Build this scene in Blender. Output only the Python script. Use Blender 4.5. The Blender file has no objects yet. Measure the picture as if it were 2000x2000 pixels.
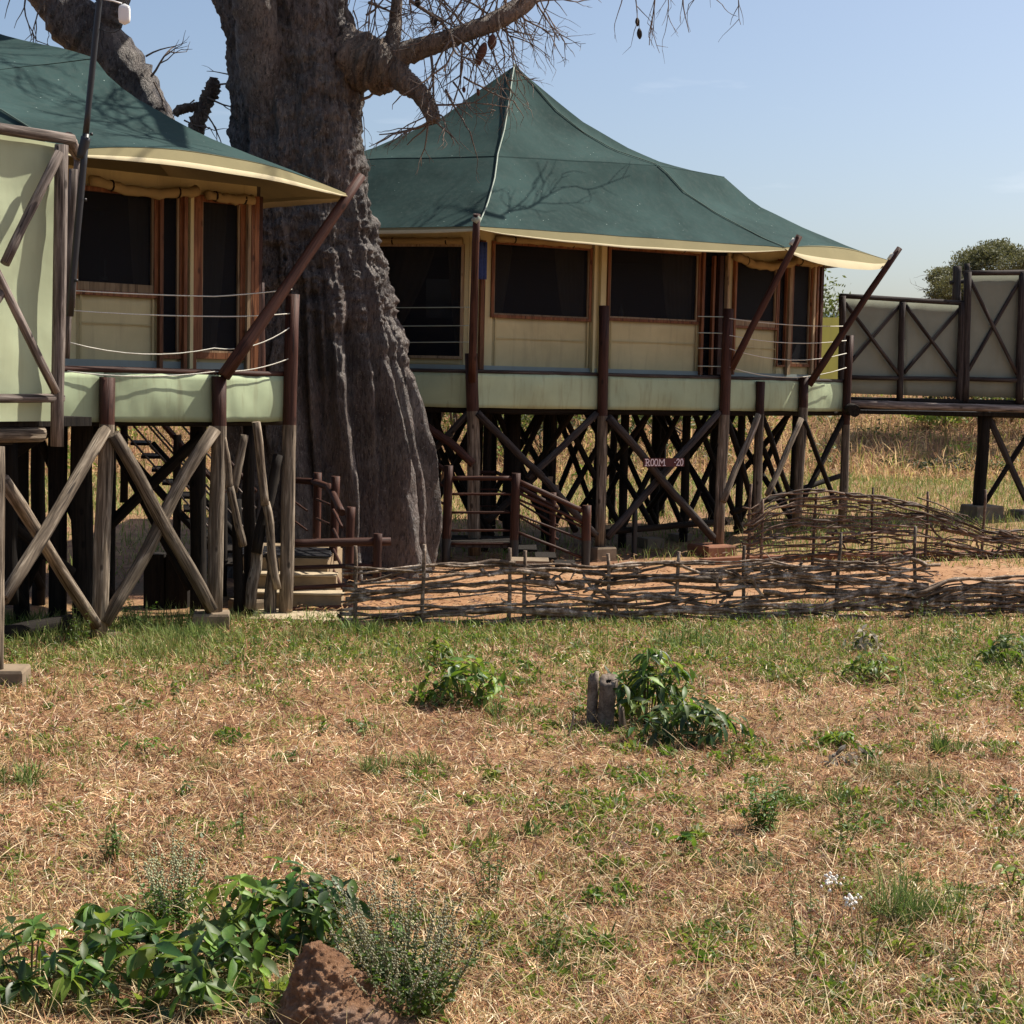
import bpy, math, random
import numpy as np
from mathutils import Vector, Matrix, noise

R = math.radians
SC = bpy.context.scene
COL = SC.collection
rnd = random.Random(7)

# ------------------------------------------------------------------ camera
CAM = Vector((0, 0, 3.25)); FOC = 3200.0
ROLL = 0.022
PITCH = math.atan(255 / FOC)
f0 = Vector((0, math.cos(PITCH), -math.sin(PITCH)))
r0 = Vector((1, 0, 0)); u0 = Vector((0, math.sin(PITCH), math.cos(PITCH)))
CR = r0 * math.cos(ROLL) + u0 * math.sin(ROLL)
CU = u0 * math.cos(ROLL) - r0 * math.sin(ROLL)
cam_d = bpy.data.cameras.new('camera'); cam = bpy.data.objects.new('camera', cam_d); COL.objects.link(cam)
cam_d.sensor_width = 36; cam_d.lens = FOC / 2000 * 36; cam_d.clip_start = .1; cam_d.clip_end = 9000
M = Matrix((CR, CU, -f0)).transposed().to_4x4(); M.translation = CAM
cam.matrix_world = M
SC.camera = cam

# ------------------------------------------------------------------ light
SUN_AZ, SUN_EL = R(27), R(52)           # azimuth from +X towards +Y
TO_SUN = Vector((math.cos(SUN_EL) * math.cos(SUN_AZ), math.cos(SUN_EL) * math.sin(SUN_AZ), math.sin(SUN_EL)))
w = bpy.data.worlds.new('World'); SC.world = w; w.use_nodes = True
nt = w.node_tree; nt.nodes.clear()
sky = nt.nodes.new('ShaderNodeTexSky'); sky.sky_type = 'NISHITA'; sky.sun_disc = False
sky.sun_elevation = SUN_EL; sky.sun_rotation = R(90) - SUN_AZ
sky.air_density = 1.0; sky.dust_density = 5.0; sky.ozone_density = 1.6; sky.altitude = 900
bg = nt.nodes.new('ShaderNodeBackground'); bg.inputs['Strength'].default_value = .09
out = nt.nodes.new('ShaderNodeOutputWorld')
# a few thin wisps of cloud, all round the sky
tc = nt.nodes.new('ShaderNodeTexCoord'); mp = nt.nodes.new('ShaderNodeMapping')
mp.inputs['Scale'].default_value = (5.0, 5.0, 34.0); mp.inputs['Location'].default_value = (1.3, .4, 2.2)
nz = nt.nodes.new('ShaderNodeTexNoise'); nz.inputs['Scale'].default_value = 1.6; nz.inputs['Detail'].default_value = 5
rp = nt.nodes.new('ShaderNodeValToRGB')
rp.color_ramp.elements[0].position = .645; rp.color_ramp.elements[1].position = .9
rp.color_ramp.elements[1].color = (.28, .28, .28, 1)
mx = nt.nodes.new('ShaderNodeMix'); mx.data_type = 'RGBA'
mx.inputs['B'].default_value = (9.0, 9.2, 9.6, 1)
L = nt.links.new
L(tc.outputs['Generated'], mp.inputs['Vector']); L(mp.outputs['Vector'], nz.inputs['Vector']); L(nz.outputs['Fac'], rp.inputs['Fac'])
L(rp.outputs['Color'], mx.inputs['Factor']); L(sky.outputs['Color'], mx.inputs['A']); L(mx.outputs['Result'], bg.inputs['Color'])
L(bg.outputs['Background'], out.inputs['Surface'])
sl = bpy.data.lights.new('sun', 'SUN'); sl.energy = 5.0; sl.angle = R(.53); sl.color = (1, .93, .82)
so = bpy.data.objects.new('sun', sl); COL.objects.link(so); so.location = TO_SUN * 60
so.rotation_euler = TO_SUN.to_track_quat('Z', 'Y').to_euler()
SC.view_settings.view_transform = 'Standard'; SC.view_settings.look = 'None'
SC.view_settings.exposure = 0.68; SC.view_settings.gamma = 1; SC.view_settings.use_curve_mapping = False
SC.render.engine = 'CYCLES'
SC.cycles.max_bounces = 6; SC.cycles.transparent_max_bounces = 12

# ------------------------------------------------------------------ where a pixel of the photograph lies
def ray(px, py):
    return CR * ((px - 1000) / FOC) + CU * ((1000 - py) / FOC) + f0
def at(px, py, Y):
    d = ray(px, py); return CAM + d * (Y / d.y)
def smooth(x, a, b):
    t = min(1, max(0, (x - a) / (b - a))); return t * t * (3 - 2 * t)
def ground_z(x, y):
    z = .035 * noise.noise(Vector((x * .35, y * .35, 1.0))) * smooth(y, 0, 6)
    z += .02 * noise.noise(Vector((x * 1.3, y * 1.3, 4.0)))
    z += .42 * smooth(y, 31.5, 37) * smooth(x, 1, 6) + .25 * smooth(y, 36, 46)
    z += 2.9 * smooth(y, 47, 66) + .8 * smooth(y, 66, 100)
    if y > 60: z += .8 * noise.noise(Vector((x * .03, y * .03, 0)))
    return z
def gnd(px, py, z=None):
    d = ray(px, py)
    t = ((z if z is not None else 0) - CAM.z) / d.z
    p = CAM + d * t
    if z is None:
        for _ in range(3):
            t = (ground_z(p.x, p.y) - CAM.z) / d.z; p = CAM + d * t
    return p

# ------------------------------------------------------------------ objects
def setp(o, label=None, cat=None, group=None, kind=None):
    if label: o['label'] = label
    if cat: o['category'] = cat
    if group: o['group'] = group
    if kind: o['kind'] = kind
    return o
def thing(name, label, cat, loc, group=None):
    o = bpy.data.objects.new(name, None); COL.objects.link(o); o.location = loc; o.empty_display_size = .2
    return setp(o, label, cat, group)
def wroot(p):
    v = Vector((0, 0, 0))
    while p: v = v + p.location; p = p.parent
    return v
class MB:
    def __init__(s): s.v = []; s.f = []; s.m = []
    def add(s, vs, fs, mi=0):
        b = len(s.v); s.v.extend([tuple(v) for v in vs])
        for f in fs: s.f.append(tuple(i + b for i in f)); s.m.append(mi)
    def box(s, c, ex, ey, ez, mi=0):
        c = Vector(c); vs = [c + ex * a + ey * b + ez * d for a in (-1, 1) for b in (-1, 1) for d in (-1, 1)]
        s.add(vs, [(0, 1, 3, 2), (4, 6, 7, 5), (0, 4, 5, 1), (2, 3, 7, 6), (0, 2, 6, 4), (1, 5, 7, 3)], mi)
    def bbox(s, a, b, mi=0):
        a, b = Vector(a), Vector(b); h = (b - a) / 2
        s.box((a + b) / 2, Vector((h.x, 0, 0)), Vector((0, h.y, 0)), Vector((0, 0, h.z)), mi)
    def tube(s, pts, rad, n=6, mi=0, cap=True, rough=0, seed=0):
        pts = [Vector(p) for p in pts]; m = len(pts)
        if not hasattr(rad, '__len__'): rad = [rad] * m
        t = (pts[1] - pts[0]).normalized()
        a = t.orthogonal().normalized(); vs = []
        for i in range(m):
            t2 = (pts[min(i + 1, m - 1)] - pts[max(i - 1, 0)])
            if t2.length > 1e-9: t = t2.normalized()
            a = (a - t * a.dot(t)); a = a.normalized() if a.length > 1e-6 else t.orthogonal().normalized()
            b = t.cross(a)
            for k in range(n):
                an = 2 * math.pi * k / n; r = rad[i]
                if rough: r *= 1 + rough * noise.noise(Vector((math.cos(an) * 1.3 + seed, math.sin(an) * 1.3, i * .7 + seed)))
                vs.append(pts[i] + (a * math.cos(an) + b * math.sin(an)) * r)
        fs = [(i * n + k, i * n + (k + 1) % n, (i + 1) * n + (k + 1) % n, (i + 1) * n + k) for i in range(m - 1) for k in range(n)]
        if cap: fs += [tuple(range(n))[::-1], tuple((m - 1) * n + k for k in range(n))]
        s.add(vs, fs, mi)
    def grid(s, rows, mi=0):
        n = len(rows[0]); vs = [p for r in rows for p in r]
        s.add(vs, [(i * n + k, i * n + k + 1, (i + 1) * n + k + 1, (i + 1) * n + k) for i in range(len(rows) - 1) for k in range(n - 1)], mi)
    def build(s, name, mats, parent=None, flat=False, solid=0):
        o0 = wroot(parent) if parent else Vector((0, 0, 0))
        me = bpy.data.meshes.new(name)
        me.from_pydata([(v[0] - o0.x, v[1] - o0.y, v[2] - o0.z) for v in s.v], [], s.f)
        if not isinstance(mats, (list, tuple)): mats = [mats]
        for m in mats: me.materials.append(m)
        me.polygons.foreach_set('material_index', s.m)
        me.polygons.foreach_set('use_smooth', [not flat] * len(s.f))
        me.update()
        o = bpy.data.objects.new(name, me); COL.objects.link(o)
        if parent: o.parent = parent
        if solid:
            md = o.modifiers.new('thickness', 'SOLIDIFY'); md.thickness = solid; md.offset = 0
        return o
def pole(name, a, b, r, parent, mat, r2=None, stain=None, n=9, wob=.25, rings=6, label=None, stain_mat=None):
    """A round timber from a to b. Its local Z runs along the grain. Above world height stain it carries stain_mat."""
    a, b = Vector(a), Vector(b); ax = b - a; ln = ax.length; ax.normalize()
    r2 = r if r2 is None else r2
    sd = rnd.random() * 100
    ts = [i / rings for i in range(rings + 1)]
    cut = None
    if stain is not None and (a.z - stain) * (b.z - stain) < 0:
        cut = (stain - a.z) / (b.z - a.z); ts = sorted(ts + [cut])
    mb = MB(); vs = []; nn = n
    for t in ts:
        c = Vector((noise.noise(Vector((sd, t * 2.2, 0))), noise.noise(Vector((sd, t * 2.2, 9))), 0)) * r * wob
        for k in range(nn):
            an = 2 * math.pi * k / nn
            rr = (r + (r2 - r) * t) * (1 + .1 * noise.noise(Vector((math.cos(an) + sd, math.sin(an), t * 4))) + .07 * noise.noise(Vector((sd, t * 9, 3))))
            vs.append(c + Vector((math.cos(an) * rr, math.sin(an) * rr, t * ln)))
    mb.v = [tuple(v) for v in vs]
    for i in range(len(ts) - 1):
        tm = (ts[i] + ts[i + 1]) / 2
        mi = 0
        if stain is not None and a.z + (b.z - a.z) * tm > stain: mi = 1
        for k in range(nn):
            mb.f.append((i * nn + k, i * nn + (k + 1) % nn, (i + 1) * nn + (k + 1) % nn, (i + 1) * nn + k)); mb.m.append(mi)
    last = (len(ts) - 1) * nn
    mb.f.append(tuple(range(nn))[::-1]); mb.m.append(mb.m[0])
    mb.f.append(tuple(last + k for k in range(nn))); mb.m.append(mb.m[-2])
    me = bpy.data.meshes.new(name); me.from_pydata(mb.v, [], mb.f)
    me.materials.append(mat); me.materials.append(stain_mat or mat)
    me.polygons.foreach_set('material_index', mb.m)
    me.polygons.foreach_set('use_smooth', [len(f) == 4 for f in mb.f])
    o = bpy.data.objects.new(name, me); COL.objects.link(o)
    q = ax.to_track_quat('Z', 'Y')
    o.rotation_mode = 'QUATERNION'; o.rotation_quaternion = q
    if parent: o.parent = parent; o.location = a - wroot(parent)
    else: o.location = a
    if label: o['label'] = label
    return o
class Facade:
    """A vertical plane through two plan points; pixels are traced onto it, pieces are built on it as real boxes."""
    def __init__(s, x1, Y1, x2, Y2, off=0):
        a, b = at(x1, 760, Y1), at(x2, 760, Y2)
        s.d = Vector((b.x - a.x, b.y - a.y, 0)).normalized(); s.n = Vector((s.d.y, -s.d.x, 0))
        s.o = Vector((a.x, a.y, 0)) + s.n * off; s.up = Vector((0, 0, 1))
    def hit(s, px, py):
        d = ray(px, py); t = (s.o - CAM).dot(s.n) / d.dot(s.n); p = CAM + d * t
        return (p - s.o).dot(s.d), p.z
    def P(s, u, z, off=0): return s.o + s.d * u + s.n * off + s.up * z
    def px(s, px, py, off=0):
        d = ray(px, py); o = s.o + s.n * off; t = (o - CAM).dot(s.n) / d.dot(s.n); return CAM + d * t
    def box(s, mb, u0, u1, z0, z1, a, b, mi=0):
        mb.box(s.P((u0 + u1) / 2, (z0 + z1) / 2, (a + b) / 2), s.d * abs(u1 - u0) / 2, s.n * abs(b - a) / 2, s.up * abs(z1 - z0) / 2, mi)
    def rect(s, x0, x1, yt, yb):
        u0, zt = s.hit(x0, yt); u1, _ = s.hit(x1, yt); _, zb = s.hit(x0, yb); return u0, u1, zb, zt

# ------------------------------------------------------------------ materials
class NG:
    def __init__(s, name):
        s.m = bpy.data.materials.new(name); s.m.use_nodes = True; s.t = s.m.node_tree; s.t.nodes.clear()
        s.o = s.n('OutputMaterial')
    def n(s, t, **kw):
        x = s.t.nodes.new('ShaderNode' + t)
        for k, v in kw.items():
            if hasattr(x, k): setattr(x, k, v)
            else: x.inputs[k.replace('_', ' ')].default_value = v
        return x
    def l(s, a, b): s.t.links.new(a, b)
    def coords(s, scale, kind='Object', loc=None):
        c = s.n('TexCoord'); m = s.n('Mapping'); m.inputs['Scale'].default_value = scale
        if loc is not None: m.inputs['Location'].default_value = loc
        s.l(c.outputs[kind], m.inputs['Vector']); return m.outputs['Vector']
    def noise(s, vec, scale, detail=4, rough=.6, dist=0):
        x = s.n('TexNoise'); x.inputs['Scale'].default_value = scale; x.inputs['Detail'].default_value = detail
        x.inputs['Roughness'].default_value = rough; x.inputs['Distortion'].default_value = dist
        if vec is not None: s.l(vec, x.inputs['Vector'])
        return x.outputs['Fac']
    def ramp(s, fac, stops):
        x = s.n('ValToRGB'); e = x.color_ramp.elements
        while len(e) < len(stops): e.new(.5)
        for i, (p, c) in enumerate(stops):
            e[i].position = p; e[i].color = (*c, 1) if hasattr(c, '__len__') else (c, c, c, 1)
        s.l(fac, x.inputs['Fac']); return x.outputs['Color']
    def mix(s, fac, a, b, mode='MIX'):
        x = s.n('Mix'); x.data_type = 'RGBA'; x.blend_type = mode
        for v, k in ((fac, 'Factor'), (a, 'A'), (b, 'B')):
            if hasattr(v, 'is_linked') or isinstance(v, bpy.types.NodeSocket): s.l(v, x.inputs[k])
            else: x.inputs[k].default_value = v if not hasattr(v, '__len__') else (*v, 1)
        return x.outputs['Result']
    def randval(s, lo, hi):
        i = s.n('ObjectInfo'); m = s.n('MapRange'); m.inputs['To Min'].default_value = lo; m.inputs['To Max'].default_value = hi
        s.l(i.outputs['Random'], m.inputs['Value']); return m.outputs['Result']
    def hsv(s, col, val=None, hue=None):
        x = s.n('HueSaturation'); s.l(col, x.inputs['Color'])
        if val is not None: s.l(val, x.inputs['Value'])
        if hue is not None: s.l(hue, x.inputs['Hue'])
        return x.outputs['Color']
    def finish(s, col, rough=.85, bump=None, bstr=.3, bdist=.02, trans=0, tcol=None, spec=.3):
        b = s.n('BsdfPrincipled'); b.inputs['Roughness'].default_value = rough
        b.inputs['Specular IOR Level'].default_value = spec
        if hasattr(col, '__len__'): b.inputs['Base Color'].default_value = (*col, 1)
        else: s.l(col, b.inputs['Base Color'])
        if bump is not None:
            bp = s.n('Bump'); bp.inputs['Strength'].default_value = bstr; bp.inputs['Distance'].default_value = bdist
            s.l(bump, bp.inputs['Height']); s.l(bp.outputs['Normal'], b.inputs['Normal'])
        sh = b.outputs['BSDF']
        if trans:
            tr = s.n('BsdfTranslucent')
            if tcol is not None: tr.inputs['Color'].default_value = (*tcol, 1)
            elif hasattr(col, '__len__'): tr.inputs['Color'].default_value = (*col, 1)
            else: s.l(col, tr.inputs['Color'])
            mx = s.n('MixShader'); mx.inputs['Fac'].default_value = trans
            s.l(sh, mx.inputs[1]); s.l(tr.outputs['BSDF'], mx.inputs[2]); sh = mx.outputs['Shader']
        s.l(sh, s.o.inputs['Surface']); return s.m
def wood(name, dark, mid, light, rough=.8, gs=1.0):
    g = NG(name); v = g.coords((22 * gs, 22 * gs, 1.5 * gs))
    n1 = g.noise(v, 1.0, 6, .65, .6); c = g.ramp(n1, [(.30, dark), (.5, mid), (.72, light)])
    nc = g.noise(g.coords((34 * gs, 34 * gs, 1.1 * gs)), 1.0, 3, .5, .9); c = g.mix(g.ramp(nc, [(.33, .92), (.43, 0)]), c, tuple(x * .35 for x in dark))
    v2 = g.coords((1.2, 1.2, .8)); n2 = g.noise(v2, 1.5, 3)
    c = g.mix(g.ramp(n2, [(.35, 0), (.7, .5)]), c, dark)
    kn = g.n('TexVoronoi'); kn.inputs['Scale'].default_value = 1.0; g.l(g.coords((5, 5, 2.6)), kn.inputs['Vector']); c = g.mix(g.ramp(kn.outputs['Distance'], [(.09, .8), (.16, 0)]), c, tuple(x * .5 for x in dark))
    c = g.hsv(c, g.randval(.68, 1.25))
    return g.finish(c, rough, n1, .7, .016, 0, None, .2)
def canvas(name, col, var=.12, rough=.8, streak=0.3, trans=0, bump=.35, dirt=(.2, .17, .1)):
    g = NG(name); v = g.coords((1, 1, 1))
    n1 = g.noise(v, 1.6, 4, .55, .4); n2 = g.noise(g.coords((7, 7, .7)), 1.3, 4, .6)
    c = g.mix(g.ramp(n1, [(.3, 0), (.75, 1)]), tuple(x * (1 - var) for x in col), tuple(min(1, x * (1 + var)) for x in col))
    c = g.mix(g.ramp(n2, [(.52, 0), (.8, streak)]), c, dirt)
    c = g.hsv(c, g.randval(.94, 1.05))
    return g.finish(c, rough, g.noise(v, 2.0, 3, .5, .2), bump * .6, .03, trans, None, .1)
def flat(name, col, rough=.8, var=.15, sc=6, bump=.2, spec=.3, metal=0):
    g = NG(name); n1 = g.noise(g.coords((1, 1, 1)), sc, 5)
    c = g.mix(g.ramp(n1, [(.3, 0), (.7, 1)]), tuple(x * (1 - var) for x in col), tuple(min(1, x * (1 + var)) for x in col))
    return g.finish(c, rough, n1, bump, .01, 0, None, spec)
MT = {}
MT['stained'] = wood('brown_stained_timber', (.026, .01, .007), (.064, .025, .016), (.105, .045, .03), .62)
MT['natural'] = wood('weathered_timber', (.036, .025, .018), (.18, .14, .1), (.48, .4, .31), .85)
MT['shadewood'] = wood('shade_dark_timber', (.006, .0045, .004), (.016, .012, .009), (.032, .025, .018), .85)  # near-black copy of the timber, under-deck shade put into its colour
MT['greywood'] = wood('grey_weathered_timber', (.045, .034, .028), (.18, .145, .125), (.42, .36, .32), .85)
MT['darkgrey'] = wood('dark_grey_timber', (.02, .015, .014), (.05, .04, .036), (.1, .085, .076), .85)
MT['frame'] = wood('varnished_frame_timber', (.09, .03, .012), (.22, .085, .035), (.33, .15, .065), .5)
MT['palewood'] = wood('pale_frame_timber', (.2, .13, .07), (.34, .24, .14), (.45, .34, .21), .6)
MT['stick'] = wood('bare_bleached_sticks', (.05, .033, .024), (.22, .165, .125), (.6, .53, .45), .7)
def stick_mat(name, a, b, c_):
    g = NG(name); n1 = g.noise(g.coords((1, 1, 1)), 7, 5, .7); n2 = g.noise(g.coords((1, 1, 1)), 45, 3, .7)
    c = g.ramp(n1, [(.3, a), (.5, b), (.68, c_)]); c = g.mix(g.ramp(n2, [(.35, .6), (.5, 0)]), c, a)
    return g.finish(g.hsv(c, g.randval(.45, 1.45)), .75, n2, .4, .006, 0, None, .25)
MT['stumpwood'] = stick_mat('grey_split_stump', (.08, .055, .04), (.27, .21, .165), (.42, .35, .28))
MT['stick'] = stick_mat('bare_bleached_sticks', (.045, .029, .019), (.18, .125, .085), (.56, .46, .36))
MT['stickdark'] = stick_mat('brown_bare_sticks', (.035, .022, .015), (.12, .078, .054), (.27, .19, .14))
MT['fascia'] = canvas('sage_green_canvas', (.4, .47, .3), .12, .75, .55)
MT['screenc'] = canvas('pale_sage_canvas', (.47, .52, .34), .08, .7, .15, .12, .6)
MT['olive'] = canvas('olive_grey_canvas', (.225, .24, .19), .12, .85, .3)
MT['yellowc'] = canvas('yellow_green_canvas', (.38, .35, .1), .1, .85, .3, .25)
MT['wall'] = canvas('beige_tent_canvas', (.58, .5, .275), .1, .85, .6, 0, .4, (.4, .33, .2))
MT['wallhem'] = canvas('tent_wall_hem', (.5, .42, .22), .1, .85, .4)
MT['skirt'] = canvas('grey_skirt_canvas', (.3, .33, .3), .08, .8, .2)
MT['flyin'] = canvas('tan_inner_fly', (.26, .225, .12), .07, .85, .2)
MT['cream'] = canvas('cream_valance', (.57, .49, .31), .05, .8, .1)
MT['seam'] = canvas('pale_green_seam', (.13, .18, .15))
MT['blind'] = canvas('rolled_blind_canvas', (.34, .25, .12), .15, .85, .3)
MT['curtain'] = canvas('dark_curtain', (.42, .37, .26), .15, .9, .2)
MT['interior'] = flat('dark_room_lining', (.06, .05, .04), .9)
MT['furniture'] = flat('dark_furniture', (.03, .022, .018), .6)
MT['concrete'] = flat('worn_concrete', (.2, .15, .1), .9, .3, 4, .5)
MT['brownblock'] = flat('painted_brown_footing', (.2, .085, .045), .8, .3, 4, .4)
MT['cement'] = flat('pale_cement', (.4, .32, .21), .9, .2, 5, .3)
MT['riser'] = flat('tan_cement_riser', (.27, .2, .12), .9, .2, 5, .3)
MT['black'] = flat('black_painted_steel', (.012, .012, .014), .45, .2, 5, .1, .5)
MT['white'] = flat('white_plastic', (.78, .78, .76), .45, .05, 5, .05, .5)
MT['rope'] = flat('pale_rope', (.6, .58, .5), .9, .2, 60, .4)
MT['greyrope'] = flat('grey_green_rope', (.33, .38, .32), .9, .2, 60, .4)
MT['pod'] = flat('brown_velvet_pods', (.1, .045, .03), .9, .3, 20, .4)
MT['podd'] = flat('dark_velvet_pods', (.03, .025, .02), .9, .3, 20, .4)
MT['signboard'] = flat('maroon_painted_board', (.085, .02, .018), .6, .2, 8, .2)
MT['letter'] = flat('white_sign_paint', (.75, .62, .62), .7, .1, 30, .1)
MT['blue'] = flat('faded_blue_cloth', (.04, .065, .2), .8, .2, 20, .2)
def roof_mat(name, base):
    g = NG(name); v = g.coords((1, 1, 1)); c = None
    n1 = g.noise(v, .8, 4, .55, .5); n2 = g.noise(g.coords((9, 9, .55)), 1.2, 5, .65)
    c = g.mix(g.ramp(n1, [(.3, 0), (.72, 1)]), tuple(x * .7 for x in base), tuple(x * 1.3 for x in base))
    c = g.mix(g.ramp(n2, [(.48, 0), (.8, .6)]), c, (.06, .08, .074))
    vo = g.n('TexVoronoi'); vo.inputs['Scale'].default_value = 7.5; g.l(v, vo.inputs['Vector'])
    spot = g.ramp(vo.outputs['Distance'], [(.05, 1), (.085, 0)])
    msk = g.ramp(g.noise(v, 1.1, 2), [(.5, 0), (.62, 1)])
    mm = g.mix(1.0, spot, msk, 'MULTIPLY')
    c = g.mix(mm, c, (.3, .36, .33))
    fine = g.noise(g.coords((60, 60, 60)), 4, 2)
    return g.finish(c, .9, g.noise(v, 1.5, 4, .6, .3), .3, .05, .05, (.04, .07, .06), .06)
MT['roof'] = roof_mat('dark_green_tarpaulin', (.033, .061, .058))
def screen_mat():
    g = NG('black_insect_screen'); d = g.n('BsdfPrincipled'); d.inputs['Base Color'].default_value = (.008, .008, .011, 1)
    d.inputs['Roughness'].default_value = .6; d.inputs['Specular IOR Level'].default_value = .15
    t = g.n('BsdfTransparent'); m = g.n('MixShader'); m.inputs['Fac'].default_value = .4
    g.l(d.outputs['BSDF'], m.inputs[1]); g.l(t.outputs['BSDF'], m.inputs[2]); g.l(m.outputs['Shader'], g.o.inputs['Surface']); return g.m
MT['screen'] = screen_mat()
def bark_mat(name, a, b, c_, pink):
    g = NG(name); v = g.coords((1, 1, .42)); n1 = g.noise(v, 3.2, 8, .68, .6)
    c = g.ramp(n1, [(.28, a), (.48, b), (.7, c_)])
    n2 = g.noise(g.coords((1, 1, .7)), 1.1, 5, .65)
    c = g.mix(g.ramp(n2, [(.46, 0), (.66, .6)]), c, pink)
    n3 = g.noise(g.coords((14, 14, 5)), 1.5, 6, .7)
    c = g.mix(g.ramp(n3, [(.35, .75), (.5, 0)]), c, a)
    n4 = g.noise(g.coords((9, 9, 6)), 2.2, 4, .75, .8)
    c = g.mix(g.ramp(n4, [(.57, 0), (.7, .7)]), c, tuple(min(1, x * 1.7) for x in c_))  # pale flecks paint the highlights of bark flakes catching the sun
    n5 = g.noise(g.coords((26, 26, 5)), 1.3, 5, .7, .7); c = g.mix(g.ramp(n5, [(.36, .85), (.47, 0)]), c, tuple(x * .4 for x in a))
    ad0 = g.n('Math'); ad0.operation = 'ADD'; g.l(n3, ad0.inputs[0]); g.l(n5, ad0.inputs[1])
    ad = g.n('Math'); ad.operation = 'MULTIPLY_ADD'; ad.inputs[1].default_value = .9
    g.l(ad0.outputs[0], ad.inputs[0]); g.l(n1, ad.inputs[2])
    return g.finish(c, .55, ad.outputs[0], 1.0, .1, 0, None, .5)
MT['bark'] = bark_mat('baobab_bark', (.035, .027, .023), (.155, .13, .115), (.31, .275, .245), (.26, .19, .16))
MT['limb'] = bark_mat('baobab_limb_bark', (.06, .042, .032), (.21, .155, .115), (.38, .3, .23), (.34, .21, .14))
MT['twig'] = flat('bare_twigs', (.15, .11, .085), .8, .3, 3, .3)
def leaf_mat(name, c1, c2, trans=.28, rough=.42, tcol=None, lo=.5, hi=1.4):
    g = NG(name); n1 = g.noise(g.coords((1, 1, 1)), 3.0, 3)
    c = g.mix(g.ramp(n1, [(.3, 0), (.7, 1)]), c1, c2)
    c = g.mix(g.ramp(g.noise(g.coords((1, 1, 1)), 9, 4, .7), [(.6, 0), (.7, .55)]), c, (.2, .17, .06))
    c = g.hsv(c, g.randval(lo, hi), g.randval(.48, .515))
    return g.finish(c, rough, None, 0, 0, trans, tcol, .4)
MT['leaf'] = leaf_mat('glossy_green_leaf', (.04, .09, .013), (.095, .17, .028), .3, .5, (.2, .34, .03))
MT['leafdark'] = leaf_mat('dark_green_leaf', (.018, .045, .012), (.04, .085, .02), .2, .42, (.1, .2, .03))
MT['leafy'] = leaf_mat('yellow_green_leaf', (.11, .19, .02), (.2, .29, .045), .35, .5, (.3, .38, .05))
MT['bushleaf'] = leaf_mat('scrub_leaf', (.05, .08, .02), (.11, .13, .035), .3, .6, (.16, .2, .04))
MT['bushdark'] = leaf_mat('dark_scrub_leaf', (.025, .045, .015), (.06, .08, .028), .2, .6)
MT['acacia'] = leaf_mat('acacia_leaf', (.075, .082, .045), (.13, .125, .06), .25, .7, (.17, .17, .06))
MT['greydry'] = leaf_mat('grey_dry_leaf', (.3, .27, .2), (.5, .46, .36), .2, .8)
MT['seed'] = leaf_mat('pale_green_seed', (.3, .31, .17), (.5, .48, .32), .3, .7)
MT['stem'] = flat('green_brown_stem', (.12, .11, .04), .8)
MT['fluff'] = flat('white_seed_fluff', (.8, .76, .7), .9, .1, 30)
def col_mat(name, trans=.25, rough=.65):
    g = NG(name); a = g.n('Attribute'); a.attribute_name = 'Col'
    return g.finish(a.outputs['Color'], rough, None, 0, 0, trans, None, .25)
MT['blade'] = col_mat('grass_blades'); MT['tallblade'] = col_mat('tall_grass_blades', .5)
def soil_mat():
    g = NG('dry_red_soil'); v = g.coords((1, 1, 1))
    n1 = g.noise(v, 1.2, 6, .6); n2 = g.noise(v, 14, 6, .7); n3 = g.noise(v, .35, 4)
    c = g.ramp(n2, [(.3, (.06, .027, .016)), (.5, (.2, .095, .05)), (.7, (.36, .21, .11))])
    c = g.mix(g.ramp(n1, [(.42, 0), (.65, .7)]), c, (.36, .23, .105))
    c = g.mix(g.ramp(n3, [(.5, 0), (.7, .35)]), c, (.16, .15, .05))
    return g.finish(c, .95, n2, .8, .03)
MT['soil'] = soil_mat()
def path_mat():
    g = NG('orange_murram_path'); v = g.coords((1, 1, 1)); n1 = g.noise(v, 1.5, 6, .65); n2 = g.noise(v, 22, 5, .7)
    c = g.ramp(n1, [(.3, (.25, .125, .055)), (.7, (.36, .2, .1))]); c = g.mix(g.ramp(n2, [(.3, .6), (.52, 0)]), c, (.16, .075, .036)); c = g.mix(g.ramp(g.noise(v, .5, 4), [(.48, 0), (.66, .5)]), c, (.42, .28, .17))
    return g.finish(c, .95, n2, .5, .02)
MT['path'] = path_mat()
def mound_mat():
    g = NG('termite_mound_earth'); v = g.coords((1, 1, 1)); n1 = g.noise(v, 7, 10, .78, .8); n2 = g.noise(v, 40, 6, .8)
    c = g.ramp(n1, [(.3, (.18, .085, .045)), (.5, (.38, .2, .105)), (.7, (.56, .37, .25))])
    c = g.mix(g.ramp(g.noise(v, 2.2, 4), [(.55, 0), (.7, .8)]), c, (.4, .31, .26))
    c = g.mix(g.ramp(n2, [(.35, .4), (.5, 0)]), c, (.1, .045, .028)); return g.finish(c, .95, n2, 1.0, .06)
MT['mound'] = mound_mat()
MT['hill'] = flat('haze_blue_hills', (.1, .14, .17), .95, .15, .004)  # bluish base colour stands in for haze over the distance

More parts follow.
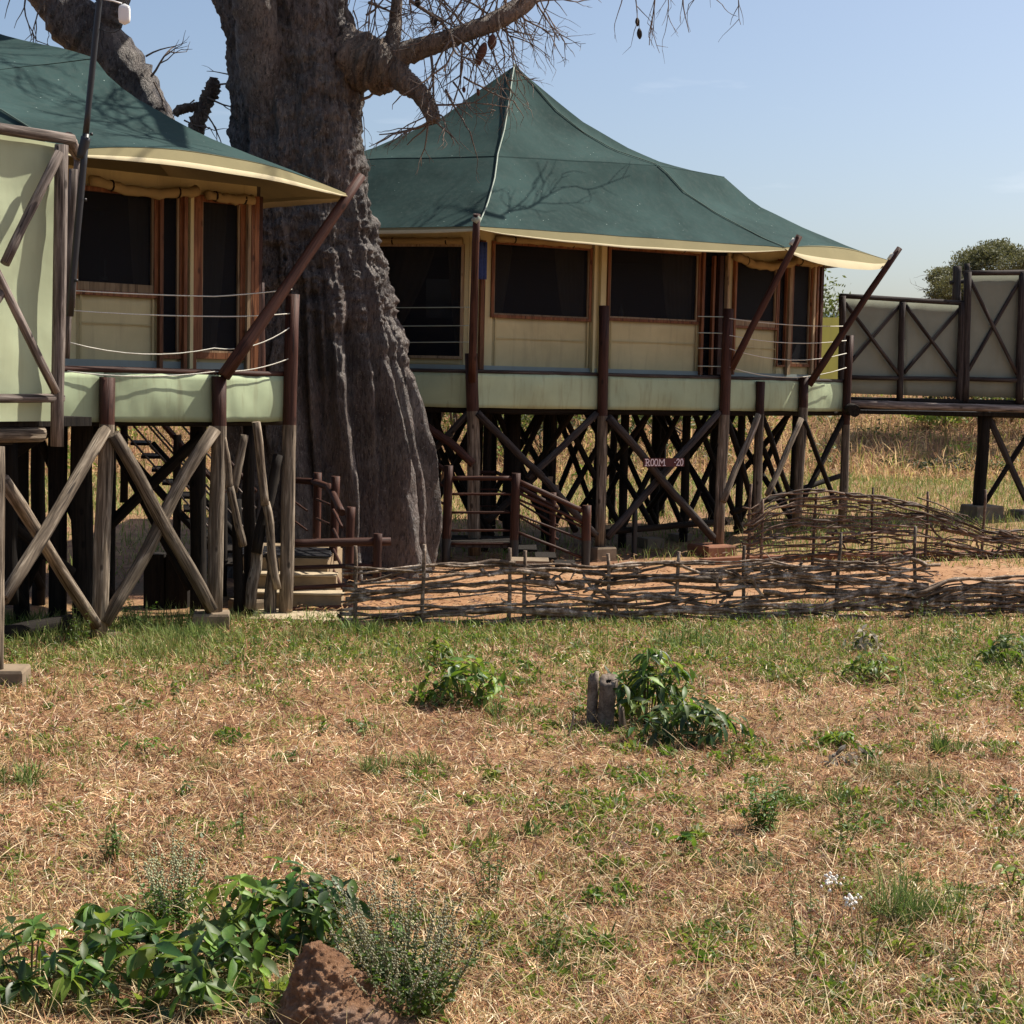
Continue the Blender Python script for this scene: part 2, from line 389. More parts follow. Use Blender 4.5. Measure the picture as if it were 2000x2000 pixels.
# ------------------------------------------------------------------ setting
def sheet_ground():
    xs = sorted(set(list(np.round(np.arange(-16, 16.01, .25), 3)) + [-3000, -1500, -700, -350, -180, -110, -80, -60, -45, -35, -28, -22, -19, 19, 22, 28, 35, 45, 60, 80, 110, 180, 350, 700, 1500, 3000]))
    ys = sorted(set([-800, -300, -120, -60, -30, -15, -6, 0, 3] + list(np.round(np.arange(5, 40, .25), 3)) + list(np.arange(40, 80, 1.0)) + [85, 95, 110, 140, 180, 260, 400, 700, 1200, 2000, 3500, 6000]))
    mb = MB(); mb.grid([[Vector((x, y, ground_z(x, y))) for x in xs] for y in ys])
    return setp(mb.build('ground', MT['soil']), kind='structure')
sheet_ground()
PZ = .075
def path():
    fr = [(694, 1216), (760, 1214), (1000, 1203), (1340, 1182), (1800, 1156), (2150, 1142), (2700, 1128)]
    bk = [(694, 1110), (760, 1106), (1000, 1112), (1300, 1105), (1450, 1098), (2000, 1090), (2700, 1078)]
    F = [gnd(x, y, PZ) for x, y in fr]; B = [gnd(x, y, PZ) for x, y in bk]
    top = []
    for j in range(13):
        t = j / 12; row = []
        for i in range(49):
            s = i / 48 * 6; k = min(5, int(s)); q = s - k
            a = F[k].lerp(F[k + 1], q); b = B[k].lerp(B[k + 1], q); p = a.lerp(b, t)
            p.z = PZ + .02 * noise.noise(Vector((p.x * 1.1, p.y * 1.1, 3))); row.append(p)
        top.append(row)
    low = [p + Vector((0, -.06, -.25)) for p in top[0]]; lowb = [p + Vector((0, .06, -.25)) for p in top[-1]]
    mb = MB(); mb.grid([low] + top + [lowb])
    setp(mb.build('path', MT['path']), kind='structure')
    # low brown kerb along the back edge, right of the big post
    mb = MB()
    pts = [gnd(x, y, 0) for x, y in ((1380, 1112), (1480, 1106), (1700, 1100), (2000, 1093), (2400, 1083))]
    for a, b in zip(pts, pts[1:]):
        d = (b - a).normalized(); n = Vector((-d.y, d.x, 0))
        mb.box((a + b) / 2 + n * .1 + Vector((0, 0, .08)), d * ((b - a).length / 2 + .01), n * .1, Vector((0, 0, .1)))
    setp(mb.build('path_kerb', MT['brownblock'], flat=True), kind='structure')
path()
def hills():
    mb = MB(); rows = []
    for j in range(7):
        row = []
        for i in range(81):
            x = -2600 + i * 65; y = 2600 + j * 200
            h = (1 - abs(j - 3) / 3) * (150 + 60 * noise.noise(Vector((x * .0012, 0, 5))) + 26 * noise.noise(Vector((x * .006, y * .003, 2))))
            row.append(Vector((x, y, h - 3)))
        rows.append(row)
    mb.grid(rows); setp(mb.build('hills', MT['hill']), kind='structure')
hills()
# ------------------------------------------------------------------ stilt decks
def footing(parent, c, w, h, mat, yaw=.6, top=None):
    mb = MB(); e1 = Vector((math.cos(yaw), math.sin(yaw), 0)); e2 = Vector((-e1.y, e1.x, 0))
    z0 = -.25; z1 = top
    a = w / 2
    vs = []
    for z, s in ((z0, 1.0), (z1 - .03, 1.0), (z1, .94)):
        for sx, sy in ((-1, -1), (1, -1), (1, 1), (-1, 1)):
            vs.append(Vector((c.x, c.y, z)) + e1 * a * sx * s + e2 * a * sy * s)
    fs = [(i * 4 + k, i * 4 + (k + 1) % 4, (i + 1) * 4 + (k + 1) % 4, (i + 1) * 4 + k) for i in range(2) for k in range(4)] + [(8, 9, 10, 11)]
    mb.add(vs, fs); return mb.build('footing', mat, parent, flat=True)
def prism(mb, pts, z0, z1):
    n = len(pts); vs = [Vector((p.x, p.y, z0)) for p in pts] + [Vector((p.x, p.y, z1)) for p in pts]
    mb.add(vs, [tuple(range(n))[::-1], tuple(range(n, 2 * n))] + [(i, (i + 1) % n, (i + 1) % n + n, i + n) for i in range(n)])
def sagpanel(parent, name, a0, a1, z0, z1, nrm, mat, sag=.02, seed=0, nx=30, nz=8):
    rows = []
    for j in range(nz + 1):
        row = []
        for i in range(nx + 1):
            s, t = i / nx, j / nz; p = a0.lerp(a1, s); z = z0 + (z1 - z0) * t
            z += -.03 * math.sin(math.pi * s) * (1 - t) * 0 + .012 * noise.noise(Vector((s * 3 + seed, t, 0))) * (1 if t in (0,) else 0)
            wv = sag * math.sin(math.pi * s) * math.sin(math.pi * t) + .024 * noise.noise(Vector((s * 3.0 + seed, t * 1.6, seed))) + .01 * noise.noise(Vector((s * 9 + seed, t * 2.2 + s * 3, seed)))
            row.append(Vector((p.x, p.y, z)) + nrm * wv)
        rows.append(row)
    mb = MB(); mb.grid(rows); return mb.build(name, mat, parent, solid=.008)
def rope(parent, pts, r=.011, mat='rope', name='railing_rope', sag=0):
    mb = MB(); P = []
    for a, b in zip(pts, pts[1:]):
        for i in range(8):
            t = i / 8; p = a.lerp(b, t); p = p - Vector((0, 0, sag * 4 * t * (1 - t))); P.append(p)
    P.append(pts[-1]); mb.tube(P, r, 5); return mb.build(name, MT[mat], parent)

class Deck: pass
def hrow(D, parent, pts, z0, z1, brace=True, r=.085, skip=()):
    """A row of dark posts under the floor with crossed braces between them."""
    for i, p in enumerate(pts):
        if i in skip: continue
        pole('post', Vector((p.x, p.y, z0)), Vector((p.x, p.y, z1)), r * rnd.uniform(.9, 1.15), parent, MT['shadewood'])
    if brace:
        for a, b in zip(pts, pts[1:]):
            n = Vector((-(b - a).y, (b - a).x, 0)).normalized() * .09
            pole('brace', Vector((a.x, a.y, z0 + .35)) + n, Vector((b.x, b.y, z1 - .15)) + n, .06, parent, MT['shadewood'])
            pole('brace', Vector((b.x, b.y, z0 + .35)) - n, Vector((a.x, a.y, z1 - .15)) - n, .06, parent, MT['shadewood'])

# right deck -------------------------------------------------------
RD = thing('stilt_deck', 'long timber deck on crossed stilts carrying the room 20 tent, sage canvas round it', 'deck', at(1180, 1085, 30))
rz_top, rz_bot, rz_fl = 3.39, 2.775, 3.36
R0 = at(560, 760, 29.3); R1 = at(923, 760, 28.6); R2 = at(1410, 760, 31.5); R3 = at(1565, 760, 33.3); R4 = at(1657, 760, 34.45)
FR1 = Facade(923, 28.6, 1410, 31.5); FR2 = Facade(1410, 31.5, 1657, 34.45); FR0 = Facade(560, 29.3, 923, 28.6)
back = -FR1.n
def deck_floor(parent, pts, z0, z1):
    mb = MB(); prism(mb, pts, z0, z1); mb.build('floor_slab', MT['shadewood'], parent, flat=True)
bk = [R4 + back * 3.2 + Vector((-.6, .9, 0)), R0 + Vector((1.2, 6.6, 0)), R0 + Vector((0, 5.2, 0))]
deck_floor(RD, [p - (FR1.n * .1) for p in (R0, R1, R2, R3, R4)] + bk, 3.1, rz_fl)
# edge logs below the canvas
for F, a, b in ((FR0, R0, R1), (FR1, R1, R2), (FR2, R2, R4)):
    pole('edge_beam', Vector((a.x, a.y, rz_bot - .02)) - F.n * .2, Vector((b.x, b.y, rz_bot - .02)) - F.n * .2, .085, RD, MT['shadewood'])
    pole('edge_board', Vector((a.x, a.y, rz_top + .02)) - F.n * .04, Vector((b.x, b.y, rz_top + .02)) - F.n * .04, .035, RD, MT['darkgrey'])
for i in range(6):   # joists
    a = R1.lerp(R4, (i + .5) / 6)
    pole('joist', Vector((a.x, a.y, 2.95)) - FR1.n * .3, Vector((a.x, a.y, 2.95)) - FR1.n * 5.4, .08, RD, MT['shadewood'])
segs = [(R0, R1, FR0), (R1, R1.lerp(R2, .52), FR1), (R1.lerp(R2, .52), R2, FR1), (R2, R3, FR2), (R3, R4, FR2)]
for i, (a, b, F) in enumerate(segs):
    sagpanel(RD, 'canvas_skirt', a - F.n * .03, b - F.n * .03, rz_bot, rz_top, F.n, MT['fascia'], .03 if i != 3 else .05, i * 3.1)
STZ_R = 2.70
def dpost(parent, F, pxt, pyt, pxb, pyb, r, stain, base_px=None, name='post', mat='natural', off=.06):
    t = F.px(pxt, pyt, off); b = F.px(pxb, pyb, off)
    return pole(name, b, t, r, parent, MT[mat], r * .93, stain, n=12, wob=.2, stain_mat=MT['stained'])
dpost(RD, FR1, 921, 690, 927, 1085, .115, 2.72, off=.04)
dpost(RD, FR1, 1180, 597, 1172, 1072, .1, 2.66)
dpost(RD, FR2, 1424, 603, 1403, 1062, .11, 2.7, off=.05)
dpost(RD, FR2, 1485, 745, 1477, 1030, .095, 2.72)
dpost(RD, FR2, 1571, 735, 1556, 1030, .1, 2.85)
dpost(RD, FR2, 1660, 655, 1644, 1030, .09, 2.5)
# outrigger poles that hold the roof corners
pole('outrigger_pole', FR1.px(921, 745, .12), at(931, 418, 27.7), .075, RD, MT['stained'], .06)
pole('outrigger_pole', FR2.px(1428, 720, .12), at(1561, 460, 31.35), .072, RD, MT['stained'], .062)
pole('outrigger_pole', FR2.px(1580, 752, .12), at(1757, 484, 33.3), .078, RD, MT['stained'], .062)
for x, y, Y, r in ((930, 428, 27.72, .07), (1550, 474, 31.38, .07), (1742, 503, 33.32, .07)):
    mb = MB(); mb.tube([at(x - 4, y + 6, Y), at(x, y, Y), at(x + 4, y - 6, Y)], r, 9); mb.build('rope_lashing', MT['rope'] if x > 1000 else MT['greyrope'], RD)
# braces of the front
def rb(F, x0, y0, x1, y1, off, r=.065, mat='natural'):
    pole('brace', F.px(x0, y0, off), F.px(x1, y1, off), r * rnd.uniform(.92, 1.1), RD, MT[mat], wob=.6, rings=8)
rb(FR1, 932, 806, 1060, 930, .16, .07, 'darkgrey'); rb(FR1, 1040, 912, 1165, 1045, .16, .065, 'darkgrey')
rb(FR1, 1166, 808, 1030, 935, .02, .068, 'darkgrey'); rb(FR1, 1046, 930, 950, 1020, .02, .06, 'shadewood')
rb(FR1, 1188, 815, 1392, 1050, .17, .075, 'darkgrey'); rb(FR1, 1405, 806, 1186, 1050, .04, .072, 'darkgrey')
rb(FR2, 1481, 810, 1412, 980, .17, .07); rb(FR2, 1565, 818, 1498, 968, .17, .062); rb(FR2, 1420, 815, 1478, 1010, .0, .06, 'shadewood')
rb(FR2, 1490, 815, 1548, 980, .0, .055, 'shadewood'); rb(FR2, 1570, 820, 1632, 985, .15, .055, 'shadewood'); rb(FR2, 1648, 812, 1565, 985, .0, .06, 'shadewood')
rb(FR0, 915, 808, 800, 925, .0, .06, 'darkgrey'); rb(FR0, 800, 805, 925, 905, .16, .07, 'stained')
rb(FR2, 1655, 925, 1430, 1000, -.3, .06, 'shadewood')
pole('rail', FR1.px(1180, 1040, -.25), FR1.px(1400, 1020, -.25), .06, RD, MT['shadewood'])
# inner rows
for k in (1, 2, 3):
    off = back * (1.9 * k)
    n = 6
    pts = [R1.lerp(R1 + FR1.d * 9.0, i / n) + off + FR1.d * (.35 * (k % 2) - .3 * k) for i in range(n + 1)]
    pts = [p + Vector((rnd.uniform(-.12, .12), rnd.uniform(-.12, .12), 0)) for p in pts]
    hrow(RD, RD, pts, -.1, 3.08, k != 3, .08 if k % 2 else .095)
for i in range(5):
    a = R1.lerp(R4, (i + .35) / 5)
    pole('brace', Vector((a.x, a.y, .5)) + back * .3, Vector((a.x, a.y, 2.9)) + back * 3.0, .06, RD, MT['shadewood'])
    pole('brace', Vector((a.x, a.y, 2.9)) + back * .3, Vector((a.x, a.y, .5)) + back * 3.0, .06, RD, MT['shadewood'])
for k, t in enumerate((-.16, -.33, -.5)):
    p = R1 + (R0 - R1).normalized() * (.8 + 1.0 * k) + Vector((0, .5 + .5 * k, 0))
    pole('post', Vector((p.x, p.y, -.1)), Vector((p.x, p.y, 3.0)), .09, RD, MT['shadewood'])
pole('post', at(1000, 1080, 31.2) * 1, at(1000, 800, 31.2), .17, RD, MT['shadewood'])
fb = lambda F, px, py, o=.06: F.px(px, py, o)
footing(RD, fb(FR1, 1173, 1075), .42, .4, MT['concrete'], .55, .26)
footing(RD, fb(FR2, 1400, 1075) + Vector((-.12, -.15, 0)), .66, .4, MT['brownblock'], .55, .22)
for i, (x, y) in enumerate(((1270, 1075), (1330, 1065))):
    footing(RD, at(x, y, 32.6 + i), .4, .4, MT['concrete'], .5, .2)
# small meter boxes and pipe under the floor
for x, y in ((1075, 936), (1087, 952)):
    c = at(x, y, 30.2); mb = MB(); mb.box(c, Vector((.045, 0, 0)), Vector((0, .03, 0)), Vector((0, 0, .05))); mb.build('meter_box', MT['concrete'], RD, flat=True)
pole('drain_pipe', at(1238, 1098, 30.6), at(1240, 985, 30.6), .05, RD, MT['black'])
# rope rails
for yl, yr, s in ((625, 590, .0), (655, 622, .05), (683, 663, .1), (715, 720, .14)):
    pass
FRr = FR2
A1 = [(1425, 681), (1425, 717), (1425, 655), (1425, 622)]; A2 = [(1653, 690), (1653, 718), (1653, 665), (1653, 637)]
for (x0, y0), (x1, y1), sg in zip(A1, A2, (.18, .2, .1, .05)):
    rope(RD, [FR2.px(x0, y0, .14), FR2.px(x1, y1, .14)], .009, 'rope', 'railing_rope', sg)
for y in (618, 650, 680, 715):
    rope(RD, [FR1.px(1363, y, -.02), FR2.px(1418, y + 1, .0)], .009, 'greyrope')
for y0 in (600, 636, 668):
    rope(RD, [FR0.px(760, y0 + 1, .02), FR0.px(918, y0, .02)], .007, 'greyrope')

# room sign ------------------------------------------------------------
FS = Facade(923, 28.6, 1410, 31.5, .27)
SG = thing('room_sign', 'maroon board hand-lettered ROOM 20 in white, fixed to a crossed brace', 'sign', FS.px(1295, 904))
mb = MB(); u0_, u1_, z0_, z1_ = FS.rect(1257, 1336, 895, 912); FS.box(mb, u0_, u1_, z0_, z1_, -.012, .012)
mb.build('board', MT['signboard'], SG, flat=True)
def lettering():
    # hand-cut serif strokes on a unit cell 0..1 wide and high
    G = {
        'R': [(.18, 0, .18, 1), (0, 0, .36, 0), (0, 1, .5, 1), (.5, 1, .72, .85), (.72, .85, .72, .65), (.72, .65, .5, .5), (.5, .5, .18, .5), (.4, .5, .78, .02), (.7, 0, .95, 0)],
        'O': [(.3, 0, .7, 0), (.3, 1, .7, 1), (.3, 0, .1, .3), (.1, .3, .1, .7), (.1, .7, .3, 1), (.7, 0, .9, .3), (.9, .3, .9, .7), (.9, .7, .7, 1)],
        'M': [(.12, 0, .17, 1), (.85, 1, .9, 0), (.17, 1, .5, .4), (.5, .4, .85, 1), (0, 0, .3, 0), (.72, 0, 1.05, 0)],
        '-': [(.3, .5, .7, .5)],
        '2': [(.1, .75, .3, 1), (.3, 1, .65, 1), (.65, 1, .85, .75), (.85, .75, .1, .02), (.1, 0, .95, 0)],
        '0': [(.3, 0, .65, 0), (.3, 1, .65, 1), (.3, 0, .12, .3), (.12, .3, .12, .7), (.12, .7, .3, 1), (.65, 0, .85, .3), (.85, .3, .85, .7), (.85, .7, .65, 1)]}
    ppu = (u1_ - u0_) / 79.0
    H = (z1_ - z0_)
    for ch, x, wd in (('R', 1259.5, 10), ('O', 1269.5, 7), ('O', 1277, 7), ('M', 1285, 13), ('-', 1315.5, 4), ('2', 1320, 7), ('0', 1327.5, 6.5)):
        mb = MB()
        for i, (a, b, c, d) in enumerate(G[ch]):
            p = Vector((a * wd * ppu, b * H * .72)); q = Vector((c * wd * ppu, d * H * .72))
            base_u = u0_ + (x - 1257) * ppu; bz = z0_ + H * .15
            P0 = FS.P(base_u + p.x, bz + p.y, .0145 + .0004 * (i % 4)); P1 = FS.P(base_u + q.x, bz + q.y, .0145 + .0004 * (i % 4))
            dv = (P1 - P0); ln = dv.length; dv.normalize(); sd = dv.cross(FS.n)
            mb.box((P0 + P1) / 2, dv * (ln / 2 + .006), sd * .0085, FS.n * .002)
        mb.build('letter', MT['letter'], SG, flat=True)
lettering()

# left deck --------------------------------------------------------
LD = thing('stilt_deck', 'timber deck on crossed stilts left of the baobab, sage canvas round its edge', 'deck', at(300, 1225, 21))
lz_top, lz_bot, lz_fl = 3.25, 2.645, 3.22
FL1 = Facade(205, 20.0, 425, 21.1); FL2 = Facade(425, 21.1, 570, 22.2)
L1 = at(205, 760, 20.0); L2 = at(425, 760, 21.1); L3 = at(570, 760, 22.2); L0 = L1 - FL1.d * 2.6
lback = -FL1.n
deck_floor(LD, [L0, L1 + lback * .1, L2 + lback * .1, L3 + lback * .1, L3 + lback * 4.6 + Vector((-1, .6, 0)), L0 + lback * 6], 2.95, lz_fl)
for F, a, b in ((FL1, L0, L2), (FL2, L2, L3)):
    pole('edge_beam', Vector((a.x, a.y, lz_bot + .02)) - F.n * .2, Vector((b.x, b.y, lz_bot + .02)) - F.n * .2, .085, LD, MT['shadewood'])
    pole('edge_board', Vector((a.x, a.y, lz_top + .03)) - F.n * .05, Vector((b.x, b.y, lz_top + .03)) - F.n * .05, .04, LD, MT['stained'])
for i, (a, b, F) in enumerate(((L0, L1, FL1), (L1, L2, FL1), (L2, L3, FL2))):
    sagpanel(LD, 'canvas_skirt', a - F.n * .03, b - F.n * .03, lz_bot, lz_top, F.n, MT['fascia'], .035, 20 + i * 4.3)
def lp(F, x0, y0, x1, y1, r, stain, off=.06, mat='natural'):
    return pole('post', F.px(x1, y1, off), F.px(x0, y0, off), r, LD, MT[mat], r * .95, stain, n=12, wob=.2, stain_mat=MT['stained'])
lp(FL1, 210, 737, 193, 1243, .1, 2.62); lp(FL1, 428, 735, 418, 1200, .1, 2.6); lp(FL2, 572, 575, 556, 1225, .098, 2.6, .05)
lp(FL2, 506, 552, 508, 760, .085, 2.6, -1.15, 'stained')
pole('outrigger_pole', FL2.px(437, 735, .16), at(707, 344, 22.1), .088, LD, MT['stained'], .062)
def lb(F, x0, y0, x1, y1, off, r=.085, mat='natural'):
    pole('brace', F.px(x0, y0, off), F.px(x1, y1, off), r * rnd.uniform(.94, 1.06), LD, MT[mat], wob=.7, n=11, rings=8)
lb(FL1, 418, 838, 203, 1216, .15, .08); lb(FL1, 222, 848, 413, 1192, .19, .078)
LX = at(2, 900, 16.9)
pole('brace', FL1.px(205, 840, .1), at(6, 1172, 17.4), .078, LD, MT['natural'], wob=.35)
pole('brace', at(4, 935, 17.6), FL1.px(190, 1222, .08), .076, LD, MT['natural'], wob=.35)
lb(FL2, 434, 848, 449, 955, .1, .055); lb(FL2, 449, 950, 474, 1065, .1, .055); lb(FL2, 500, 824, 518, 985, .12, .055); lb(FL2, 518, 980, 541, 1150, .12, .055)
lb(FL2, 486, 830, 486, 1200, -.3, .08, 'shadewood'); lb(FL2, 462, 975, 466, 1195, -.2, .07, 'shadewood'); lb(FL2, 545, 890, 500, 1080, .0, .07, 'shadewood'); lb(FL2, 528, 1080, 531, 1225, -.1, .08, 'natural')
lb(FL2, 478, 850, 455, 960, .05, .06, 'natural'); lb(FL2, 505, 1060, 490, 1190, -.05, .08, 'natural')
footing(LD, FL1.px(205, 1243, .06) + Vector((-.06, .1, 0)), .36, .3, MT['concrete'], .7, .06)
footing(LD, FL1.px(410, 1200, .06) + Vector((.02, .0, 0)), .46, .3, MT['concrete'], .15, .2)
footing(LD, FL2.px(556, 1225, .06), .34, .3, MT['concrete'], .7, .03)
footing(LD, at(485, 1190, 22.4), .4, .3, MT['concrete'], .7, .18)
for k in (1, 2, 3):
    off = lback * (1.5 * k)
    pts = [L0 + FL1.d * (i * 1.25 - .25 * k) + off for i in range(4)]
    hrow(LD, LD, pts, -.1, 2.95, k != 3, .095)
for (x, r) in ((112, .12), (162, .14), (386, .11)):
    b = at(x, 1180, 20.9 if x < 300 else 22.0); pole('post', Vector((b.x, b.y, -.1)), Vector((b.x, b.y, 3)), r, LD, MT['shadewood'])
pole('brace', at(0, 905, 20.3), at(110, 830, 20.6), .07, LD, MT['shadewood']); pole('brace', at(5, 1010, 20), at(140, 1120, 20.6), .08, LD, MT['shadewood'])
pole('brace', at(395, 850, 21.8), at(200, 1040, 21.6), .075, LD, MT['shadewood']); pole('brace', at(225, 870, 22), at(375, 1150, 22), .075, LD, MT['shadewood'])
for y0, y1, sg in ((606, 612, .03), (668, 637, .22), (725, 698, .12), (567, 565, .02)):
    rope(LD, [FL1.px(132, y0, .02), FL1.px(418, y0 + 12 if y0 != 725 else y0 + 1, .06), FL2.px(570, y1, .08)], .0075, 'rope', 'railing_rope', sg * .5)

# ------------------------------------------------------------------ safari tents
def resample(pts, n):
    d = [0]
    for a, b in zip(pts, pts[1:]): d.append(d[-1] + (b - a).length)
    outp = []
    for i in range(n + 1):
        t = d[-1] * i / n; k = 0
        while k < len(pts) - 2 and d[k + 1] < t: k += 1
        q = (t - d[k]) / max(1e-9, d[k + 1] - d[k]); outp.append(pts[k].lerp(pts[k + 1], min(1, q)))
    return outp
def seam(pix, Y0, Y1):
    d = [0]
    for a, b in zip(pix, pix[1:]): d.append(d[-1] + math.hypot(b[0] - a[0], b[1] - a[1]))
    return [at(p[0], p[1], Y0 + (Y1 - Y0) * d[i] / d[-1]) for i, p in enumerate(pix)]
def wline(a, b, sag, n=6):
    a, b = Vector(a), Vector(b)
    return [a.lerp(b, i / n) - Vector((0, 0, sag * 4 * (i / n) * (1 - i / n))) for i in range(n + 1)]
def patch(S0, S1, n=12, m=14, arch=0, sag=0):
    A, B = resample(S0, m), resample(S1, m); rows = []
    for j in range(m + 1):
        f = (j / m); row = []
        for i in range(n + 1):
            t = i / n; p = A[j].lerp(B[j], t); k = 4 * t * (1 - t)
            p = p + Vector((0, 0, arch * k * f ** 3 - sag * k * math.sin(math.pi * f)))
            p.z += .012 * noise.noise(Vector((p.x * 1.2, p.y * 1.2, p.z)))
            row.append(p)
        rows.append(row)
    return rows
def valance(root, edge, drop, outw, frac=.5, k0=.02):
    """Inner fly that shows below the green edge: a tan band and a cream hem, both following the roof slope."""
    n = len(edge) - 1; rows = [[], [], []]
    for i, p in enumerate(edge):
        t = i / n; k = k0 + (1 - k0) * (4 * t * (1 - t)) ** .7
        o = outw[0].lerp(outw[1], t)
        for r, f in enumerate((-.08, frac, 1.0)):
            rows[r].append(p + o * (.55 * drop * k * f) - Vector((0, 0, drop * k * f + .012)))
    a = MB(); a.grid([rows[0], rows[1]]); a.build('inner_fly', MT['flyin'], root)
    b = MB(); b.grid([rows[1], [p.lerp(q, .5) + o0 * .012 for p, q, o0 in zip(rows[1], rows[2], [outw[0]] * (n + 1))], rows[2]]); b.build('valance', MT['cream'], root)
def window(root, F, rect, fw=.055, screen=True, mat='frame', inner=True, sill_extra=0, depth=.05, off=0.0, curtain=None):
    u0_, u1_, z0_, z1_ = F.rect(*rect)
    fr = MB()
    F.box(fr, u0_, u1_, z1_ - fw, z1_, off - .02, off + depth); F.box(fr, u0_, u1_, z0_, z0_ + fw, off - .02, off + depth + .006)
    F.box(fr, u0_, u0_ + fw, z0_ + fw, z1_ - fw, off - .02, off + depth - .004); F.box(fr, u1_ - fw, u1_, z0_ + fw, z1_ - fw, off - .02, off + depth - .004)
    o = fr.build('window', MT[mat], root, flat=True)
    if inner:
        g = .028; fi = MB(); a0, a1, b0, b1 = u0_ + fw, u1_ - fw, z0_ + fw, z1_ - fw
        F.box(fi, a0, a1, b0, b0 + g + sill_extra, off - .015, off + depth * .6); F.box(fi, a1 - g, a1, b0 + g + sill_extra, b1, off - .015, off + depth * .55); F.box(fi, a0, a0 + g * .7, b0 + g + sill_extra, b1, off - .015, off + depth * .55)
        fi.build('inner_frame', MT['palewood'], o, flat=True)
    sc = MB(); F.box(sc, u0_ + fw * .5, u1_ - fw * .5, z0_ + fw * .5, z1_ - fw * .5, off - .012, off - .006); sc.build('insect_screen', MT['screen'], o, flat=True)
    return o, (u0_, u1_, z0_, z1_)
def curtain(root, F, u_top0, u_top1, u_bot0, u_bot1, z0, z1, off):
    rows = []
    for j in range(9):
        t = j / 8; z = z1 + (z0 - z1) * t; e = t ** 1.6
        a = u_top0 + (u_bot0 - u_top0) * e; b = u_top1 + (u_bot1 - u_top1) * e
        rows.append([F.P(a + (b - a) * i / 24, z, off + .03 * math.sin(i * 1.7)) for i in range(25)])
    mb = MB(); mb.grid(rows); return mb.build('curtain', MT['curtain'], root)
def blind(root, F, x0, x1, y, r=.07, sag=.0, mat='blind', ties=2, off=.06):
    u0_, z = F.hit(x0, y); u1_, z2 = F.hit(x1, y)
    pts = [F.P(u0_ + (u1_ - u0_) * i / 16, z - sag * 4 * (i / 16) * (1 - i / 16) - (.02 if i % 5 == 0 else 0) * (sag > 0), off) for i in range(17)]
    mb = MB(); mb.tube(pts, [r * (1 + .12 * math.sin(i * 2.1)) for i in range(17)], 9, rough=.25, seed=x0)
    o = mb.build('rolled_blind', MT[mat], root)
    for k in range(ties):
        c = pts[3 + k * 10]
        t = MB(); t.tube([c + F.d * .012 * s for s in (-1, 1)], r * 1.12, 9); t.build('tie_strap', MT['shadewood'], o)
    return o

# right tent -------------------------------------------------------
RT = thing('safari_tent', 'green peaked canvas tent with beige walls and five dark screens on the room 20 deck', 'tent', at(1150, 733, 32))
T = at(1005, 128, 32.5)
YA, YB, YC, YZ = 28.0, 31.6, 33.6, 29.8
upA = seam([(1005, 128), (1001, 150), (995, 195), (985, 257), (972, 304)], 32.5, 30.2)
upB = seam([(1005, 128), (1033, 155), (1084, 215), (1140, 260), (1200, 294), (1283, 322)], 32.5, 31.9)
upC = seam([(1005, 128), (1068, 182), (1138, 238), (1221, 286), (1296, 319), (1350, 333), (1415, 345)], 32.5, 33.4)
upZ = seam([(1005, 128), (968, 153), (910, 195), (865, 228), (786, 265), (718, 294), (640, 312)], 32.5, 31.2)
loA = seam([(972, 307), (966, 352), (952, 402), (935, 441)], 30.15, YA)
loB = seam([(1285, 324), (1300, 336), (1337, 377), (1400, 418), (1432, 435), (1490, 466), (1532, 483)], 31.85, YB)
loC = seam([(1416, 347), (1477, 400), (1560, 441), (1655, 481), (1737, 509)], 33.38, YC)
loZ = seam([(638, 314), (620, 370), (600, 448)], 31.15, YZ)
upD = wline(T, (2.6, 37.2, 7.4), .35); upE = wline(T, (-3.2, 36.5, 7.5), .35)
loD = wline(upD[-1], (4.2, 40.2, 5.95), .1); loE = wline(upE[-1], (-4.4, 38.6, 5.95), .1)
ups = [upZ, upA, upB, upC, upD, upE, upZ]; los = [loZ, loA, loB, loC, loD, loE, loZ]
up = MB(); lo = MB(); lin = MB(); arches = [0, .0, .12, .1, .1, .1]
edges = []
for i in range(6):
    r_ = patch(ups[i], ups[i + 1], 12, 14, 0, .1); up.grid(r_)
    r2_ = patch(los[i], los[i + 1], 16, 12, arches[i], .05); lo.grid(r2_); edges.append(r2_[-1]); lin.grid([[p - Vector((0, 0, .05)) for p in q] for q in r2_])
up.build('upper_roof', MT['roof'], RT); lo.build('lower_roof', MT['roof'], RT); lin.build('roof_lining', MT['flyin'], RT)
hem = MB()
for i in range(3):
    ring = patch(ups[i], ups[i + 1], 12, 14, 0, .1)[-1]
    hem.grid([ring, [p + Vector((0, 0, -.07)) - Vector((0, .035, 0)) for p in ring]])
hem.build('roof_hem', MT['roof'], RT)
nz_ = Vector((-.1, -1, 0)); nA = (FR0.n + FR1.n).normalized(); nB = (FR1.n + FR2.n).normalized(); nC = (FR2.n + Vector((1, 0, 0))).normalized()
valance(RT, edges[0], .1, (FR0.n, FR0.n), .35, .7)
valance(RT, edges[1], .2, (FR1.n, FR1.n), .8, .25)
valance(RT, edges[2], .4, (FR2.n, FR2.n), .58, .03)
valance(RT, edges[3], .16, (Vector((.9, .4, 0)), Vector((.9, .4, 0))), .5, .05)
